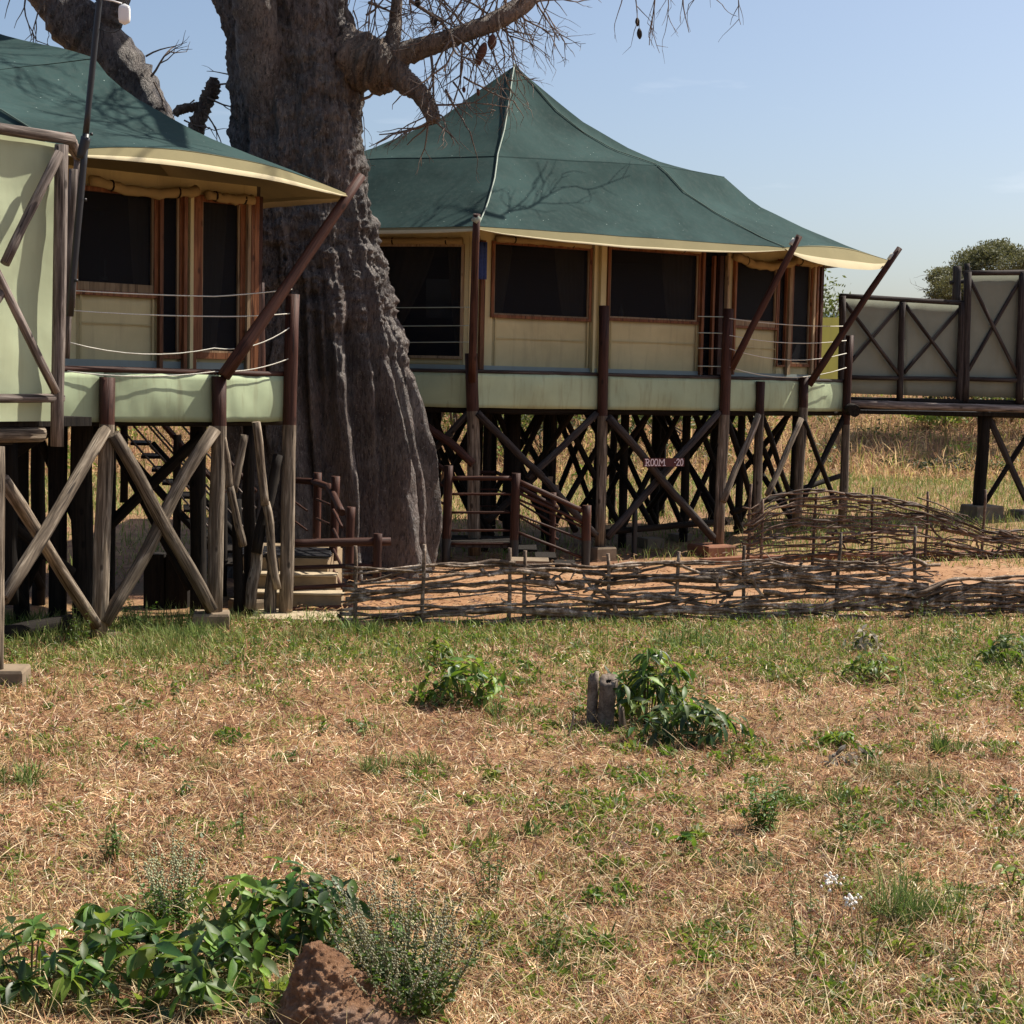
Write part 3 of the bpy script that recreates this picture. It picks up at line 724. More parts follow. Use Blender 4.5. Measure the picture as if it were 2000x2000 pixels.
# roof cords along the seams
for S1, S2, r in ((upA, loA, .014),):
    mb = MB(); mb.tube([p + Vector((.0, -.03, .02)) for p in resample(S1 + S2, 26)], r, 5); mb.build('roof_cord', MT['greyrope'], RT)
for S, r in ((upB, .009), (loB, .009)):
    mb = MB(); mb.tube([p + Vector((0, -.012, .012)) for p in resample(S, 22)], r, 5); mb.build('seam_binding', MT['seam'], RT)
pk = MB(); pk.tube([T + Vector((0, 0, -.25)), T + Vector((0, 0, .02))], [.06, .03], 8); pk.build('roof_cap', MT['roof'], RT)
WA = Facade(916, 29.45, 1397, 32.3); WL = Facade(640, 30.05, 916, 29.45); WR = Facade(1397, 32.3, 1604, 34.85)
zb, zt = 3.37, 6.12
def wallpieces(root, F, xs, zb, zt, holes, skirt=True, th=.05):
    """Canvas wall split round its openings: holes are (x0,x1,ytop,ybottom) in order along the wall."""
    u = lambda x: F.hit(x, 600)[0]
    cuts = [xs[0]]
    for h in holes: cuts += [h[0], h[1]]
    cuts.append(xs[1])
    for i in range(0, len(cuts), 2):
        if cuts[i + 1] - cuts[i] > .5:
            mb = MB(); F.box(mb, u(cuts[i]), u(cuts[i + 1]), zb, zt, -th, 0); mb.build('wall_panel', MT['wall'], root, flat=True)
    for h in holes:
        _, z1 = F.hit(h[0], h[2]); _, z0 = F.hit(h[0], h[3])
        if z0 > zb + .1:
            a, b = F.P(u(h[0]), 0), F.P(u(h[1]), 0)
            sagpanel(root, 'wall_panel', a - F.n * .025, b - F.n * .025, zb, z0, F.n, MT['wall'], .02, h[0] * .1, 20, 8)
            mb = MB(); ua_, ub_ = u(h[0]), u(h[1])
            for (p0, p1, q0_, q1_) in ((ua_ + .05, ua_ + .075, zb + .16, z0 - .02), (ub_ - .075, ub_ - .05, zb + .16, z0 - .02), (ua_ + .08, ub_ - .08, zb + (z0 - zb) * .62, zb + (z0 - zb) * .62 + .016)):
                if ub_ - ua_ > .8: F.box(mb, p0, p1, q0_, q1_, .012, .02)
            if mb.v: setp(mb.build('seam_tape', MT['wallhem'], root, flat=True), kind='stuff')
        mb = MB(); F.box(mb, u(h[0]), u(h[1]), z1, zt, -th, -.004); mb.build('wall_panel', MT['wall'], root, flat=True)
    if skirt:
        mb = MB(); F.box(mb, u(xs[0]), u(xs[1]), zb - .01, zb + .155, .003, .02); mb.build('ground_skirt', MT['skirt'], root, flat=True)
hA = [(962, 1154, 472, 618), (1189, 1366, 483, 624)]
wallpieces(RT, WA, (916, 1372), zb, zt, hA)
window(RT, WA, (960, 1156, 470, 620)); window(RT, WA, (1187, 1368, 481, 626))
hL = [(700, 906, 478, 695)]
wallpieces(RT, WL, (640, 916), zb, zt, hL)
window(RT, WL, (734, 908, 476, 698), .05, mat='palewood', inner=False)
hR = [(1434, 1520, 505, 640), (1521, 1536, 505, 708), (1547, 1584, 512, 710)]
wallpieces(RT, WR, (1420, 1604), zb, zt, hR)
window(RT, WR, (1434, 1519, 506, 640), .05, sill_extra=.09)
window(RT, WR, (1520, 1537, 506, 716), .035, inner=False)
window(RT, WR, (1546, 1586, 512, 716), .06)
# narrow dark corner screen and the posts of the corner
def tpost(F, root, x, yt, yb, w_, mat, off=.05, d=.04):
    u_, zt_ = F.hit(x, yt); _, zb_ = F.hit(x, yb); mb = MB(); F.box(mb, u_ - w_ / 2, u_ + w_ / 2, zb_, zt_, off - d, off + d)
    mb.build('frame_post', MT[mat], root, flat=True)
mb = MB(); WA.box(mb, WA.hit(1374, 600)[0], WA.hit(1396, 600)[0], 3.37, 6.1, -.03, -.02); mb.build('insect_screen', MT['screen'], RT, flat=True)
mb = MB(); WR.box(mb, WR.hit(1397, 600)[0], WR.hit(1434, 600)[0], 3.37, 6.1, -.05, -.03); mb.build('insect_screen', MT['screen'], RT, flat=True)
for F, x, w_, m in ((WA, 941, .085, 'frame'), (WA, 1176, .11, 'wall'), (WA, 1372, .06, 'frame'), (WA, 1392, .05, 'frame'), (WR, 1404, .12, 'stained'), (WR, 1418, .06, 'palewood'), (WR, 1433, .05, 'frame'),
                    (WR, 1541, .1, 'palewood'), (WR, 1588, .07, 'palewood'), (WR, 1594, .06, 'frame'), (WR, 1602, .09, 'stained'), (WL, 729, .1, 'frame'), (WA, 1160, .05, 'wall')):
    tpost(F, RT, x, 470 if x < 1380 else 500, 732, w_, m)
for F, x0, x1, y in ((WL, 738, 905, 471), (WA, 966, 1150, 466), (WA, 1192, 1364, 477)):
    blind(RT, F, x0, x1, y, .06, .0)
blind(RT, WR, 1428, 1540, 499, .085, .14, off=.1); blind(RT, WR, 1548, 1600, 506, .08, .05, ties=1)
curtain(RT, WA, WA.hit(965, 500)[0], WA.hit(1010, 500)[0], WA.hit(966, 500)[0], WA.hit(985, 500)[0], 4.2, 6, -.15)
curtain(RT, WA, WA.hit(1090, 500)[0], WA.hit(1150, 500)[0], WA.hit(1115, 500)[0], WA.hit(1150, 500)[0], 4.2, 6, -.15)
curtain(RT, WA, WA.hit(1300, 500)[0], WA.hit(1362, 500)[0], WA.hit(1320, 500)[0], WA.hit(1362, 500)[0], 4.2, 6, -.15)
curtain(RT, WL, WL.hit(740, 500)[0], WL.hit(852, 500)[0], WL.hit(700, 500)[0], WL.hit(775, 500)[0], 4.1, 6, -.15)
curtain(RT, WL, WL.hit(868, 500)[0], WL.hit(905, 500)[0], WL.hit(893, 500)[0], WL.hit(905, 500)[0], 3.5, 6, -.18)
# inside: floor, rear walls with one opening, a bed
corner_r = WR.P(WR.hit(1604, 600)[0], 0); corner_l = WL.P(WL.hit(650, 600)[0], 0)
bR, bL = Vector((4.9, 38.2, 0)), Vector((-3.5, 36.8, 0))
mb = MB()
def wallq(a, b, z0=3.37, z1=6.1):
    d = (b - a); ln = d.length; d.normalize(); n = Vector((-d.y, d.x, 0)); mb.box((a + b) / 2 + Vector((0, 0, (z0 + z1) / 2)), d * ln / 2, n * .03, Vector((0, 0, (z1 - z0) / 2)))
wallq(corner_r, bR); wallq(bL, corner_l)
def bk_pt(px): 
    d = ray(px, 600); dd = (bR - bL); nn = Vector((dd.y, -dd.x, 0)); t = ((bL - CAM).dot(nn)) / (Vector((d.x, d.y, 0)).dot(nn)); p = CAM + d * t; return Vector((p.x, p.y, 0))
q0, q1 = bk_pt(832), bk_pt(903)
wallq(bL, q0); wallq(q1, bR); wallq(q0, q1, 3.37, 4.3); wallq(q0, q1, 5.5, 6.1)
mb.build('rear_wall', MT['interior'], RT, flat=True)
mb = MB(); dq = (q1 - q0).normalized(); mb.box((q0 + q1) / 2 + Vector((0, 0, 4.9)), dq * (q1 - q0).length / 2, Vector((-dq.y, dq.x, 0)) * .004, Vector((0, 0, .6))); mb.box((q0 + q1) / 2 + Vector((0, -.15, 4.9)), dq * (q1 - q0).length / 2, Vector((-dq.y, dq.x, 0)) * .004, Vector((0, 0, .6))); mb.build('insect_screen', MT['screen'], RT, flat=True)  # second screen layer added only to dim the light through the opening
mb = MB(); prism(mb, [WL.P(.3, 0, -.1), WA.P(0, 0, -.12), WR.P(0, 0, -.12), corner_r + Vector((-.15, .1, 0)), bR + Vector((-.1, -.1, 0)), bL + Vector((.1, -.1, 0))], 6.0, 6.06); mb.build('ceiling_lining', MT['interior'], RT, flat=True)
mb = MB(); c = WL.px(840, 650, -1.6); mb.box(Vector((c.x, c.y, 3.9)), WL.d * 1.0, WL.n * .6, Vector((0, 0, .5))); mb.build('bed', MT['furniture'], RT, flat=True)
mb = MB(); c = WA.px(1213, 610, -.35)
mb.tube([c + Vector((0, 0, -.1)), c + Vector((0, 0, .02)), c + Vector((0, 0, .1)), c + Vector((0, 0, .16))], [.05, .05, .018, .012], 10); 
setp(mb.build('glass_bottle', MT['skirt']), 'small pale bottle standing inside the second dark window of room 20', 'bottle')
mb = MB(); c = WA.P(WA.hit(930, 500)[0], WA.hit(930, 510)[1], .2)
rows = [[c + WA.d * (-.1 + .2 * i / 8) + WA.n * .03 * math.sin(i * 1.9) + Vector((0, 0, .33 - .66 * j / 6)) for i in range(9)] for j in range(7)]
mb.grid(rows); setp(mb.build('blue_cloth', MT['blue'], solid=.01), 'faded blue cloth hung behind the corner pole of the room 20 deck', 'cloth')

# left tent --------------------------------------------------------
LT = thing('safari_tent', 'green canvas tent left of the baobab with a pole across it and a cream hem', 'tent', at(300, 725, 23))
TL = at(-260, -70, 25.0)
upB = seam([(-260, -70), (-170, 60), (-120, 150)], 25, 21.5)
upC = seam([(-260, -70), (-120, 25), (0, 67), (70, 84), (130, 96), (185, 113)], 25, 23.6)
upA = wline(TL, at(-560, 180, 22.5), .3); upD = wline(TL, (-6.3, 27.4, 7.2), .3); upE = wline(TL, (-11.5, 27, 7.4), .3)
loB = seam([(-120, 150), (-55, 185), (0, 214), (65, 255), (105, 296)], 21.5, 19.3)
loC = seam([(186, 115), (192, 130), (254, 185), (326, 225), (398, 265), (456, 288), (580, 337), (690, 383)], 23.55, 22.0)
loA = wline(upA[-1], at(-700, 330, 20.5), .1); loD = wline(upD[-1], (-5.3, 28.2, 6.05), .1); loE = wline(upE[-1], (-13, 28, 5.9), .1)
ups = [upA, upB, upC, upD, upE, upA]; los = [loA, loB, loC, loD, loE, loA]; arches = [.1, .26, .12, .1, .1]
up = MB(); lo = MB(); lin = MB(); edges = []
for i in range(5):
    up.grid(patch(ups[i], ups[i + 1], 12, 14, 0, .1)); r2_ = patch(los[i], los[i + 1], 18, 14, arches[i], .06); lo.grid(r2_); edges.append(r2_[-1]); lin.grid([[p - Vector((0, 0, .05)) for p in q] for q in r2_])
up.build('upper_roof', MT['roof'], LT); lo.build('lower_roof', MT['roof'], LT); lin.build('roof_lining', MT['flyin'], LT)
valance(LT, edges[1], .21, (FL1.n, FL1.n), .66, .04)
valance(LT, edges[2], .16, (Vector((.9, .3, 0)), Vector((.9, .3, 0))), .5, .05)
mb = MB(); mb.tube([p + Vector((.0, -.01, .01)) for p in resample(loB, 22)], .012, 5); mb.build('seam_binding', MT['seam'], LT)
VA = Facade(140, 21.0, 505, 22.9); VS = Facade(505, 22.9, 512, 27)
zb2, zt2 = 3.26, 5.85
wallpieces(LT, VA, (60, 500), zb2, zt2, [(148, 306, 362, 572), (314, 352, 375, 690), (386, 476, 385, 690)])
window(LT, VA, (140, 307, 360, 574), .06, sill_extra=.08)
window(LT, VA, (309, 355, 372, 700), .05)
window(LT, VA, (382, 478, 380, 700), .085)
for x, w_, m in ((309, .05, 'frame'), (356, .05, 'frame'), (374, .06, 'frame'), (368, .05, 'wall'), (480, .05, 'palewood'), (487, .05, 'frame'), (495, .07, 'frame'), (502, .06, 'stained')):
    tpost(VA, LT, x, 385 if x > 300 else 370, 728, w_, m, .06 + .001 * (x % 7))
blind(LT, VA, 168, 376, 350, .068, .1, off=.12); blind(LT, VA, 394, 484, 380, .065, .03, off=.12)
curtain(LT, VA, VA.hit(260, 500)[0], VA.hit(300, 500)[0], VA.hit(275, 500)[0], VA.hit(300, 500)[0], 4.2, 5.8, -.15)
curtain(LT, VA, VA.hit(400, 500)[0], VA.hit(455, 500)[0], VA.hit(400, 500)[0], VA.hit(430, 500)[0], 3.4, 5.8, -.15)
mb = MB(); c1 = VA.P(VA.hit(503, 600)[0], 0); c2 = c1 - VA.n * 4.5; c0 = VA.P(VA.hit(62, 600)[0], 0); c3 = c0 - VA.n * 4.5
wallq(c1, c2, zb2, 5.85); wallq(c2, c3, zb2, 5.85); wallq(c3, c0, zb2, 5.85); mb.build('rear_wall', MT['interior'], LT, flat=True)
mb = MB(); prism(mb, [p + Vector((0, 0, 0)) for p in (c0 - VA.n * .1, c1 - VA.n * .1, c2, c3)], 5.78, 5.84); mb.build('ceiling_lining', MT['interior'], LT, flat=True)
mb = MB(); c = VA.px(205, 536, -.25)
mb.tube([c + Vector((0, 0, -.05)), c + Vector((0, 0, .2))], .012, 6); mb.tube([c + Vector((-.03, 0, -.05)), c + Vector((.03, 0, -.05))], .02, 6)
setp(mb.build('candle_holder', MT['skirt']), 'thin pale candle holder behind the left tent window', 'candle holder')

# ------------------------------------------------------------------ walkways
LW = thing('walkway', 'raised walkway at the left edge screened with sunlit pale green canvas and grey logs', 'walkway', at(0, 1340, 16.6))
WK = Facade(-160, 16.55, 118, 18.0)
wl0 = WK.px(-560, 500); wl1 = WK.px(112, 500)
_, zt_ = WK.hit(60, 272); _, zb_ = WK.hit(60, 823)
rows = []
for j in range(25):
    row = []
    for i in range(61):
        s, t = i / 60, j / 24; p = wl0.lerp(wl1, s); z = zb_ + (zt_ - zb_) * t
        wv = .05 * noise.noise(Vector((s * 3.4, t * 3.6, 2))) + .02 * noise.noise(Vector((s * 9, t * 8, 7)))
        edge = min(1, min(t, 1 - t) * 9)
        row.append(Vector((p.x, p.y, z)) + WK.n * (wv * edge - .02))
    rows.append(row)
mb = MB(); mb.grid(rows); mb.build('canvas_screen', MT['screenc'], LW)
def wp(name, a, b, r, mat='greywood', off=.1, F=WK, par=LW, n=12):
    return pole(name, F.px(a[0], a[1], off), F.px(b[0], b[1], off), r, par, MT[mat], n=n, wob=.3)
wp('post', (112, 872), (120, 283), .072, off=.12)
def wz(name, x0, x1, xr, yr, r, off, mat='greywood'):
    z = WK.hit(xr, yr)[1]; return pole(name, WK.P(WK.hit(x0, 500)[0], z, off), WK.P(WK.hit(x1, 500)[0], z, off), r, LW, MT[mat], n=12, wob=.4, rings=10)
wz('top_rail', -570, 132, 60, 262, .06, .08)
for x in (-165, -560):
    u_ = WK.hit(x, 500)[0]; pole('post', WK.P(u_, -.1, .12), WK.P(u_, WK.hit(60, 262)[1], .12), .08, LW, MT['greywood'], n=12)
u0_, u1_ = WK.hit(-555, 500)[0], WK.hit(-165, 500)[0]; zh, zl = WK.hit(60, 285)[1], WK.hit(60, 770)[1]
pole('brace', WK.P(u0_, zl, .22), WK.P(u1_, zh, .22), .05, LW, MT['greywood']); pole('brace', WK.P(u0_, zh, .16), WK.P(u1_, zl, .16), .05, LW, MT['greywood'])
wz('bottom_rail', -570, 108, 60, 777, .05, .12)
wp('brace', (116, 298), (8, 514), .052, off=.2); wp('brace', (-80, 380), (110, 766), .048, off=.24); wp('brace', (8, 560), (-80, 690), .055, off=.2)
pole('top_rail', WK.px(132, 270, .05), at(156, 308, 19.0), .075, LW, MT['greywood'], wob=.3)
pole('post', at(138, 600, 18.7), at(155, 300, 18.9), .06, LW, MT['greywood']); pole('post', at(128, 700, 18.6), at(143, 330, 18.5), .05, LW, MT['greywood'])
wz('floor_beam', -570, 100, 60, 848, .085, -.15, 'natural')
wz('floor_beam', -570, 112, 60, 862, .08, -.8, 'shadewood')
mb = MB(); prism(mb, [WK.P(WK.hit(-560, 500)[0], 0, -.1), WK.P(2.3, 0, -.1), WK.P(2.3, 0, -1.4), WK.P(WK.hit(-560, 500)[0], 0, -1.4)], zb_ - .06, zb_ + .04); mb.build('floor_slab', MT['shadewood'], LW, flat=True)
pole('post', at(-9, 1335, 16.75), at(-6, 872, 16.75), .085, LW, MT['natural'], n=12)
footing(LW, at(8, 1340, 16.85), .46, .3, MT['concrete'], .1, .17)
pole('ground_log', at(0, 1240, 19.4), at(140, 1214, 20.2), .1, LW, MT['shadewood'])
pole('post', at(20, 1180, 19.6), at(20, 860, 19.6), .09, LW, MT['shadewood'])

RW = thing('walkway', 'raised walkway at the right edge screened with shaded olive canvas and X-crossed logs', 'walkway', at(1900, 1020, 37))
WW = Facade(1652, 35.0, 1880, 36.35); WW2 = Facade(1886, 36.3, 2200, 37.6)
def rwp(name, F, a, b, r, mat='darkgrey', off=.1): return pole(name, F.px(a[0], a[1], off), F.px(b[0], b[1], off), r, RW, MT[mat], n=9)
def cscreen(F, x0, x1, ytl, ytr, ybl, ybr, sd):
    rows = []
    for j in range(11):
        t = j / 10; row = []
        for i in range(15):
            s = i / 14; px = x0 + (x1 - x0) * s; py = (ytl + (ytr - ytl) * s) * (1 - t) + (ybl + (ybr - ybl) * s) * t
            row.append(F.px(px, py, .02 * noise.noise(Vector((s * 4 + sd, t * 3, sd)))))
        rows.append(row)
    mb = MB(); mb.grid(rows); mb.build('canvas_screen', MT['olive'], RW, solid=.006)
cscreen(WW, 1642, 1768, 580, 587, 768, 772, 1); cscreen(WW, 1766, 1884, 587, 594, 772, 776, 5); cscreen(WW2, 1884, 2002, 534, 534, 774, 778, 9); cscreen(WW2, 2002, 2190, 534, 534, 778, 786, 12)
rwp('top_rail', WW, (1642, 578), (1882, 592), .055); rwp('top_rail', WW2, (1882, 533), (2200, 531), .06)
rwp('bottom_rail', WW, (1660, 737), (1882, 741), .05); rwp('bottom_rail', WW2, (1884, 740), (2200, 748), .05)
for F, a, b, r in ((WW, (1643, 800), (1645, 578), .075), (WW, (1757, 782), (1763, 590), .07), (WW, (1873, 787), (1880, 590), .085), (WW2, (1884, 786), (1890, 531), .085), (WW2, (1990, 788), (1998, 531), .09), (WW2, (2110, 792), (2115, 531), .085)):
    rwp('post', F, b, a, r, 'darkgrey', .12)
for F, a, b in ((WW, (1651, 592), (1755, 731)), (WW, (1655, 715), (1759, 595)), (WW, (1769, 597), (1869, 733)), (WW, (1766, 728), (1876, 601)), (WW2, (1892, 541), (1986, 730)), (WW2, (1886, 732), (1996, 541)), (WW2, (2004, 541), (2104, 730)), (WW2, (2000, 732), (2108, 541))):
    rwp('brace', F, a, b, .042, 'darkgrey', .1 if a[1] < b[1] else .03)
pole('floor_beam', WW.px(1655, 788, .1), WW2.px(2200, 806, .1), .085, RW, MT['greywood'])
pole('floor_beam', WW.px(1655, 781, -.1), WW2.px(2200, 792, -.1), .07, RW, MT['shadewood'])
pole('floor_beam', WW.px(1645, 800, -1.0), WW2.px(2200, 815, -1.0), .09, RW, MT['shadewood'])
mb = MB(); prism(mb, [WW.P(0, 0, .05), WW2.P(4, 0, .05), WW2.P(4, 0, -1.3), WW.P(0, 0, -1.3)], 2.72, 2.8); mb.build('floor_slab', MT['shadewood'], RW, flat=True)
pole('cross_beam', at(1652, 797, 34.6), at(1668, 802, 33.9), .13, RW, MT['shadewood'])
YS = 36.6
pole('post', at(1911, 1010, YS), at(1921, 800, YS), .14, RW, MT['shadewood']); pole('cross_beam', at(1912, 806, YS), at(2100, 812, YS + .8), .1, RW, MT['shadewood'])
pole('brace', at(1931, 815, YS), at(2010, 990, YS + .3), .075, RW, MT['darkgrey']); pole('brace', at(2020, 830, YS + .3), at(1922, 985, YS), .06, RW, MT['shadewood'])
pole('post', at(2090, 1010, YS + .6), at(2100, 800, YS + .6), .13, RW, MT['shadewood'])
footing(RW, at(1917, 1015, YS + .05), .68, .5, MT['concrete'], .3, .72)
footing(RW, at(2002, 1020, YS + .5), .5, .5, MT['concrete'], .3, .6)
pole('post', at(1868, 590, 38), at(1870, 520, 38), .1, RW, MT['darkgrey']); pole('post', at(1890, 560, 38.4), at(1888, 515, 38.4), .07, RW, MT['darkgrey']); pole('top_rail', at(1855, 552, 38), at(1895, 548, 38), .05, RW, MT['darkgrey'])
# far side screen of that walkway, seen glowing past the tent corner
YWf = Facade(1595, 37.3, 1660, 36.6)
rows = [[YWf.px(1560 + 100 * i / 8, 620 + 150 * j / 5, .02 * math.sin(i)) for i in range(9)] for j in range(6)]
mb = MB(); mb.grid(rows); mb.build('canvas_screen', MT['yellowc'], RW)

# ------------------------------------------------------------------ black pole with white device
BP = thing('light_pole', 'slanting black steel pole crossing the left tent, white box clipped near its top', 'pole', at(136, 618, 17.6))
pole('lower_tube', at(136, 618, 17.6), at(168, 262, 17.6), .04, BP, MT['black'], .036, wob=0)
pole('collar', at(158, 310, 17.6), at(168, 268, 17.6), .052, BP, MT['black'], wob=0)
pole('upper_tube', at(166, 275, 17.6), at(200, -60, 17.6), .034, BP, MT['black'], .032, wob=0)
mb = MB()
for x, y in ((178, 262), (166, 390), (149, 548)):
    mb.tube([at(x - 2, y, 17.57), at(x + 3, y, 17.57)], .016, 6)
mb.build('bolt', MT['black'], BP)
WD = thing('antenna_box', 'white rounded plastic box hanging on a cable beside the black pole', 'antenna', at(243, 28, 17.6))
mb = MB(); c = at(243, 28, 17.6); vs = []; rws = []
for j in range(9):
    t = j / 8; zz = (t - .5) * .22; s = (1 - abs(2 * t - 1) ** 5) ** .5 * .056 + .006
    rws.append([c + Vector((math.copysign(abs(math.cos(a)) ** .5, math.cos(a)) * s, math.copysign(abs(math.sin(a)) ** .5, math.sin(a)) * s * .55, zz)) for a in [2 * math.pi * k / 16 for k in range(17)]])
mb.grid(rws); mb.build('case', MT['white'], WD)
mb = MB(); mb.tube([at(200, -2, 17.6), at(222, 2, 17.6), at(238, 7, 17.6)], .008, 6)
mb.build('bracket_arm', MT['white'], WD)
mb = MB(); mb.tube([at(238, 48, 17.6), at(234, 58, 17.6), at(224, 63, 17.6), at(208, 62, 17.6), at(190, 55, 17.6)], .005, 5); mb.build('cable', MT['black'], WD)

# ------------------------------------------------------------------ stairs
LS = thing('staircase', 'tan concrete steps with brown log handrails between the left deck and the baobab', 'stairs', at(590, 1205, 22))
FSl = Facade(490, 22.6, 700, 22.6)
def stepbox(name, x0, x1, Y0, Y1, z0, z1, mat):
    a = at(x0, 1100, Y0); b = at(x1, 1100, Y0); mb = MB(); mb.bbox((a.x, Y0, z0), (b.x, Y1, z1)); o = mb.build(name, MT[mat], LS, flat=True)
    bv = o.modifiers.new('edge', 'BEVEL'); bv.width = .012; bv.segments = 2; return o
stepbox('landing_slab', 486, 692, 21.45, 22.45, -.1, .06, 'cement')
def tread(x0, x1, Y0, Y1, z0, z1):
    stepbox('riser', x0, x1, Y0 + .02, Y1, z0, z1 - .035, 'riser'); stepbox('tread', x0 - 2, x1 + 2, Y0 - .01, Y1 + .02, z1 - .035, z1, 'cement')
tread(486, 668, 22.45, 22.8, .0, .28); tread(470, 655, 22.83, 23.15, .0, .49)
stepbox('riser', 460, 640, 23.2, 25.2, .0, .68, 'riser')
for i in range(4):
    stepbox('grating_board', 470, 645, 23.2 + i * .3, 23.42 + i * .3, .69, .72, 'black')
def sp(name, a, b, Y0, Y1, r, mat='stained'): return pole(name, at(a[0], a[1], Y0), at(b[0], b[1], Y1), r, LS, MT[mat], n=10, wob=.15)
sp('rail_post', (736, 1140), (738, 1042), 22.6, 22.6, .062); sp('rail_post', (680, 1130), (686, 990), 23.0, 23.0, .062); sp('rail_post', (650, 1095), (656, 930), 24.0, 24.0, .065); sp('rail_post', (618, 1090), (620, 923), 25.0, 25.0, .065)
sp('handrail', (560, 1062), (763, 1057), 22.4, 22.7, .06)
sp('handrail', (560, 1110), (735, 1103), 22.4, 22.6, .032); sp('handrail', (560, 1150), (690, 1142), 22.3, 22.5, .032); sp('handrail', (555, 1190), (690, 1184), 22.2, 22.4, .028)
sp('handrail', (572, 938), (625, 942), 25.2, 25.0, .05); sp('handrail', (612, 940), (645, 953), 25, 24.4, .05); sp('handrail', (643, 950), (668, 1002), 24.3, 23.1, .055)
for d in (0, 38, 78, 118):
    sp('guard_bar', (575, 980 + d), (600, 998 + d), 25.2, 25, .016); sp('guard_bar', (616, 974 + d), (644, 986 + d), 25, 24.2, .02); sp('guard_bar', (646, 985 + d), (668, 1030 + d), 24.2, 23.1, .022)
# dark open stairs that climb under the left deck
US = thing('staircase', 'dark open plank stairs climbing under the left deck behind its crossed logs', 'stairs', at(420, 1080, 24))
ua, ub = at(232, 838, 24.5), at(440, 1100, 24.0)
for o_ in (Vector((0, 0, 0)), Vector((.3, .9, 0))):
    pole('stringer', ua + o_ - Vector((0, 0, .25)), ub + o_, .06, US, MT['shadewood'])
    for h in (.25, .5, .75, 1.0):
        pole('guard_bar', ua + o_ + Vector((0, 0, h - .2)), ub + o_ + Vector((0, 0, h)), .016 if h < 1 else .035, US, MT['greywood'] if h < 1 else MT['stained'])
for i in range(10):
    p = ua.lerp(ub, (i + .5) / 10) + Vector((.15, .45, -.12)); mb = MB(); mb.box(p, Vector((.14, .02, 0)), Vector((-.1, .5, 0)), Vector((0, 0, .02))); mb.build('tread', MT['shadewood'], US, flat=True)
for t in (.05, .55, .98):
    p = ua.lerp(ub, t); pole('rail_post', p - Vector((0, 0, 1.0)), p + Vector((0, 0, 1.0)), .06, US, MT['shadewood'])
for x, y0, y1, wd in ((300, 1085, 1190, .28), (345, 1080, 1190, .3)):
    c = at(x, 1140, 22.6); mb = MB(); mb.bbox((c.x - wd / 2, c.y, -.1), (c.x + wd / 2, c.y + .3, .75)); o = mb.build('pier', MT['shadewood'], US, flat=True)

CS = thing('staircase', 'brown log landing and descending handrails in front of the room 20 deck', 'stairs', at(940, 1090, 28))
YL = 27.9
def cp(name, a, b, Y0, Y1, r, mat='stained', n=10): return pole(name, at(a[0], a[1], Y0), at(b[0], b[1], Y1), r, CS, MT[mat], n=n, wob=.12)
def cpost(xb, xt, yt, Y, r=.078):
    b = at(xb, 1100, Y); t = at(xt, yt, Y); pole('rail_post', Vector((b.x, b.y, -.05)), t, r, CS, MT['black'], stain=.55 + .0, n=12, wob=.12, stain_mat=MT['stained'])
cpost(871, 876, 909, YL); cpost(1003, 1008, 924, YL); cpost(1144, 1146, 987, 28.1)
for y, r in ((934, .04), (965, .022), (1001, .022), (1036, .022), (1062, .018)):
    cp('handrail' if y < 940 else 'guard_bar', (882, y), (1000, y), YL, YL, r)
for y0, y1, r in ((940, 998, .045), (962, 1022, .03), (975, 1030, .02), (1005, 1055, .02), (1040, 1090, .026)):
    cp('handrail' if r > .04 else 'guard_bar', (1012, y0), (1140, y1), YL, 28.1, r)
for y0, y1, r in ((955, 1010, .04), (985, 1045, .02), (1012, 1072, .02)):
    cp('guard_bar', (1012, y0 - 4), (1090, y1 - 18), 28.9, 29.1, r)
cp('rail_post', (1078, 1095), (1080, 962), 29.1, 29.1, .06)
for y0, y1, r in ((880, 918, .042), (918, 951, .022), (948, 986, .022)):
    cp('handrail' if r > .04 else 'guard_bar', (815, y0), (869, y1), 28.5, YL, r)
for y0, r in ((922, .035), (955, .016), (988, .016)):
    cp('guard_bar', (915, y0), (970, y0 + 1), 29.6, 29.6, r); cp('guard_bar', (970, y0 + 1), (1000, y0 + 15), 29.6, 28.6, r)
a, b = at(878, 1075, YL), at(1003, 1075, YL)
for i in range(4):
    mb = MB(); mb.bbox((a.x, YL + .05 + i * .3, .46), (b.x, YL + .3 + i * .3, .5)); mb.build('landing_board', MT['shadewood'], CS, flat=True)
mb = MB(); mb.bbox((a.x, YL + .02, .4), (b.x, YL + .06, .49)); mb.build('landing_board', MT['darkgrey'], CS, flat=True)
for i in range(3):
    p = at(1030 + i * 38, 1075 + i * 12, 28.3); mb = MB(); mb.bbox((p.x - .2, 28.0, .34 - .13 * i), (p.x + .16, 28.9, .38 - .13 * i)); mb.build('tread', MT['shadewood'], CS, flat=True)
p = at(1030, 1125, 27.2); mb = MB(); mb.bbox((p.x - .3, 26.9, .0), (p.x + .35, 27.5, .3)); o = mb.build('concrete_block', MT['concrete'], CS, flat=True)
# ------------------------------------------------------------------ baobab
BB = thing('baobab_tree', 'huge leafless baobab with folded grey bark standing between the two tents', 'tree', at(650, 1100, 27.2))
TY = 27.2
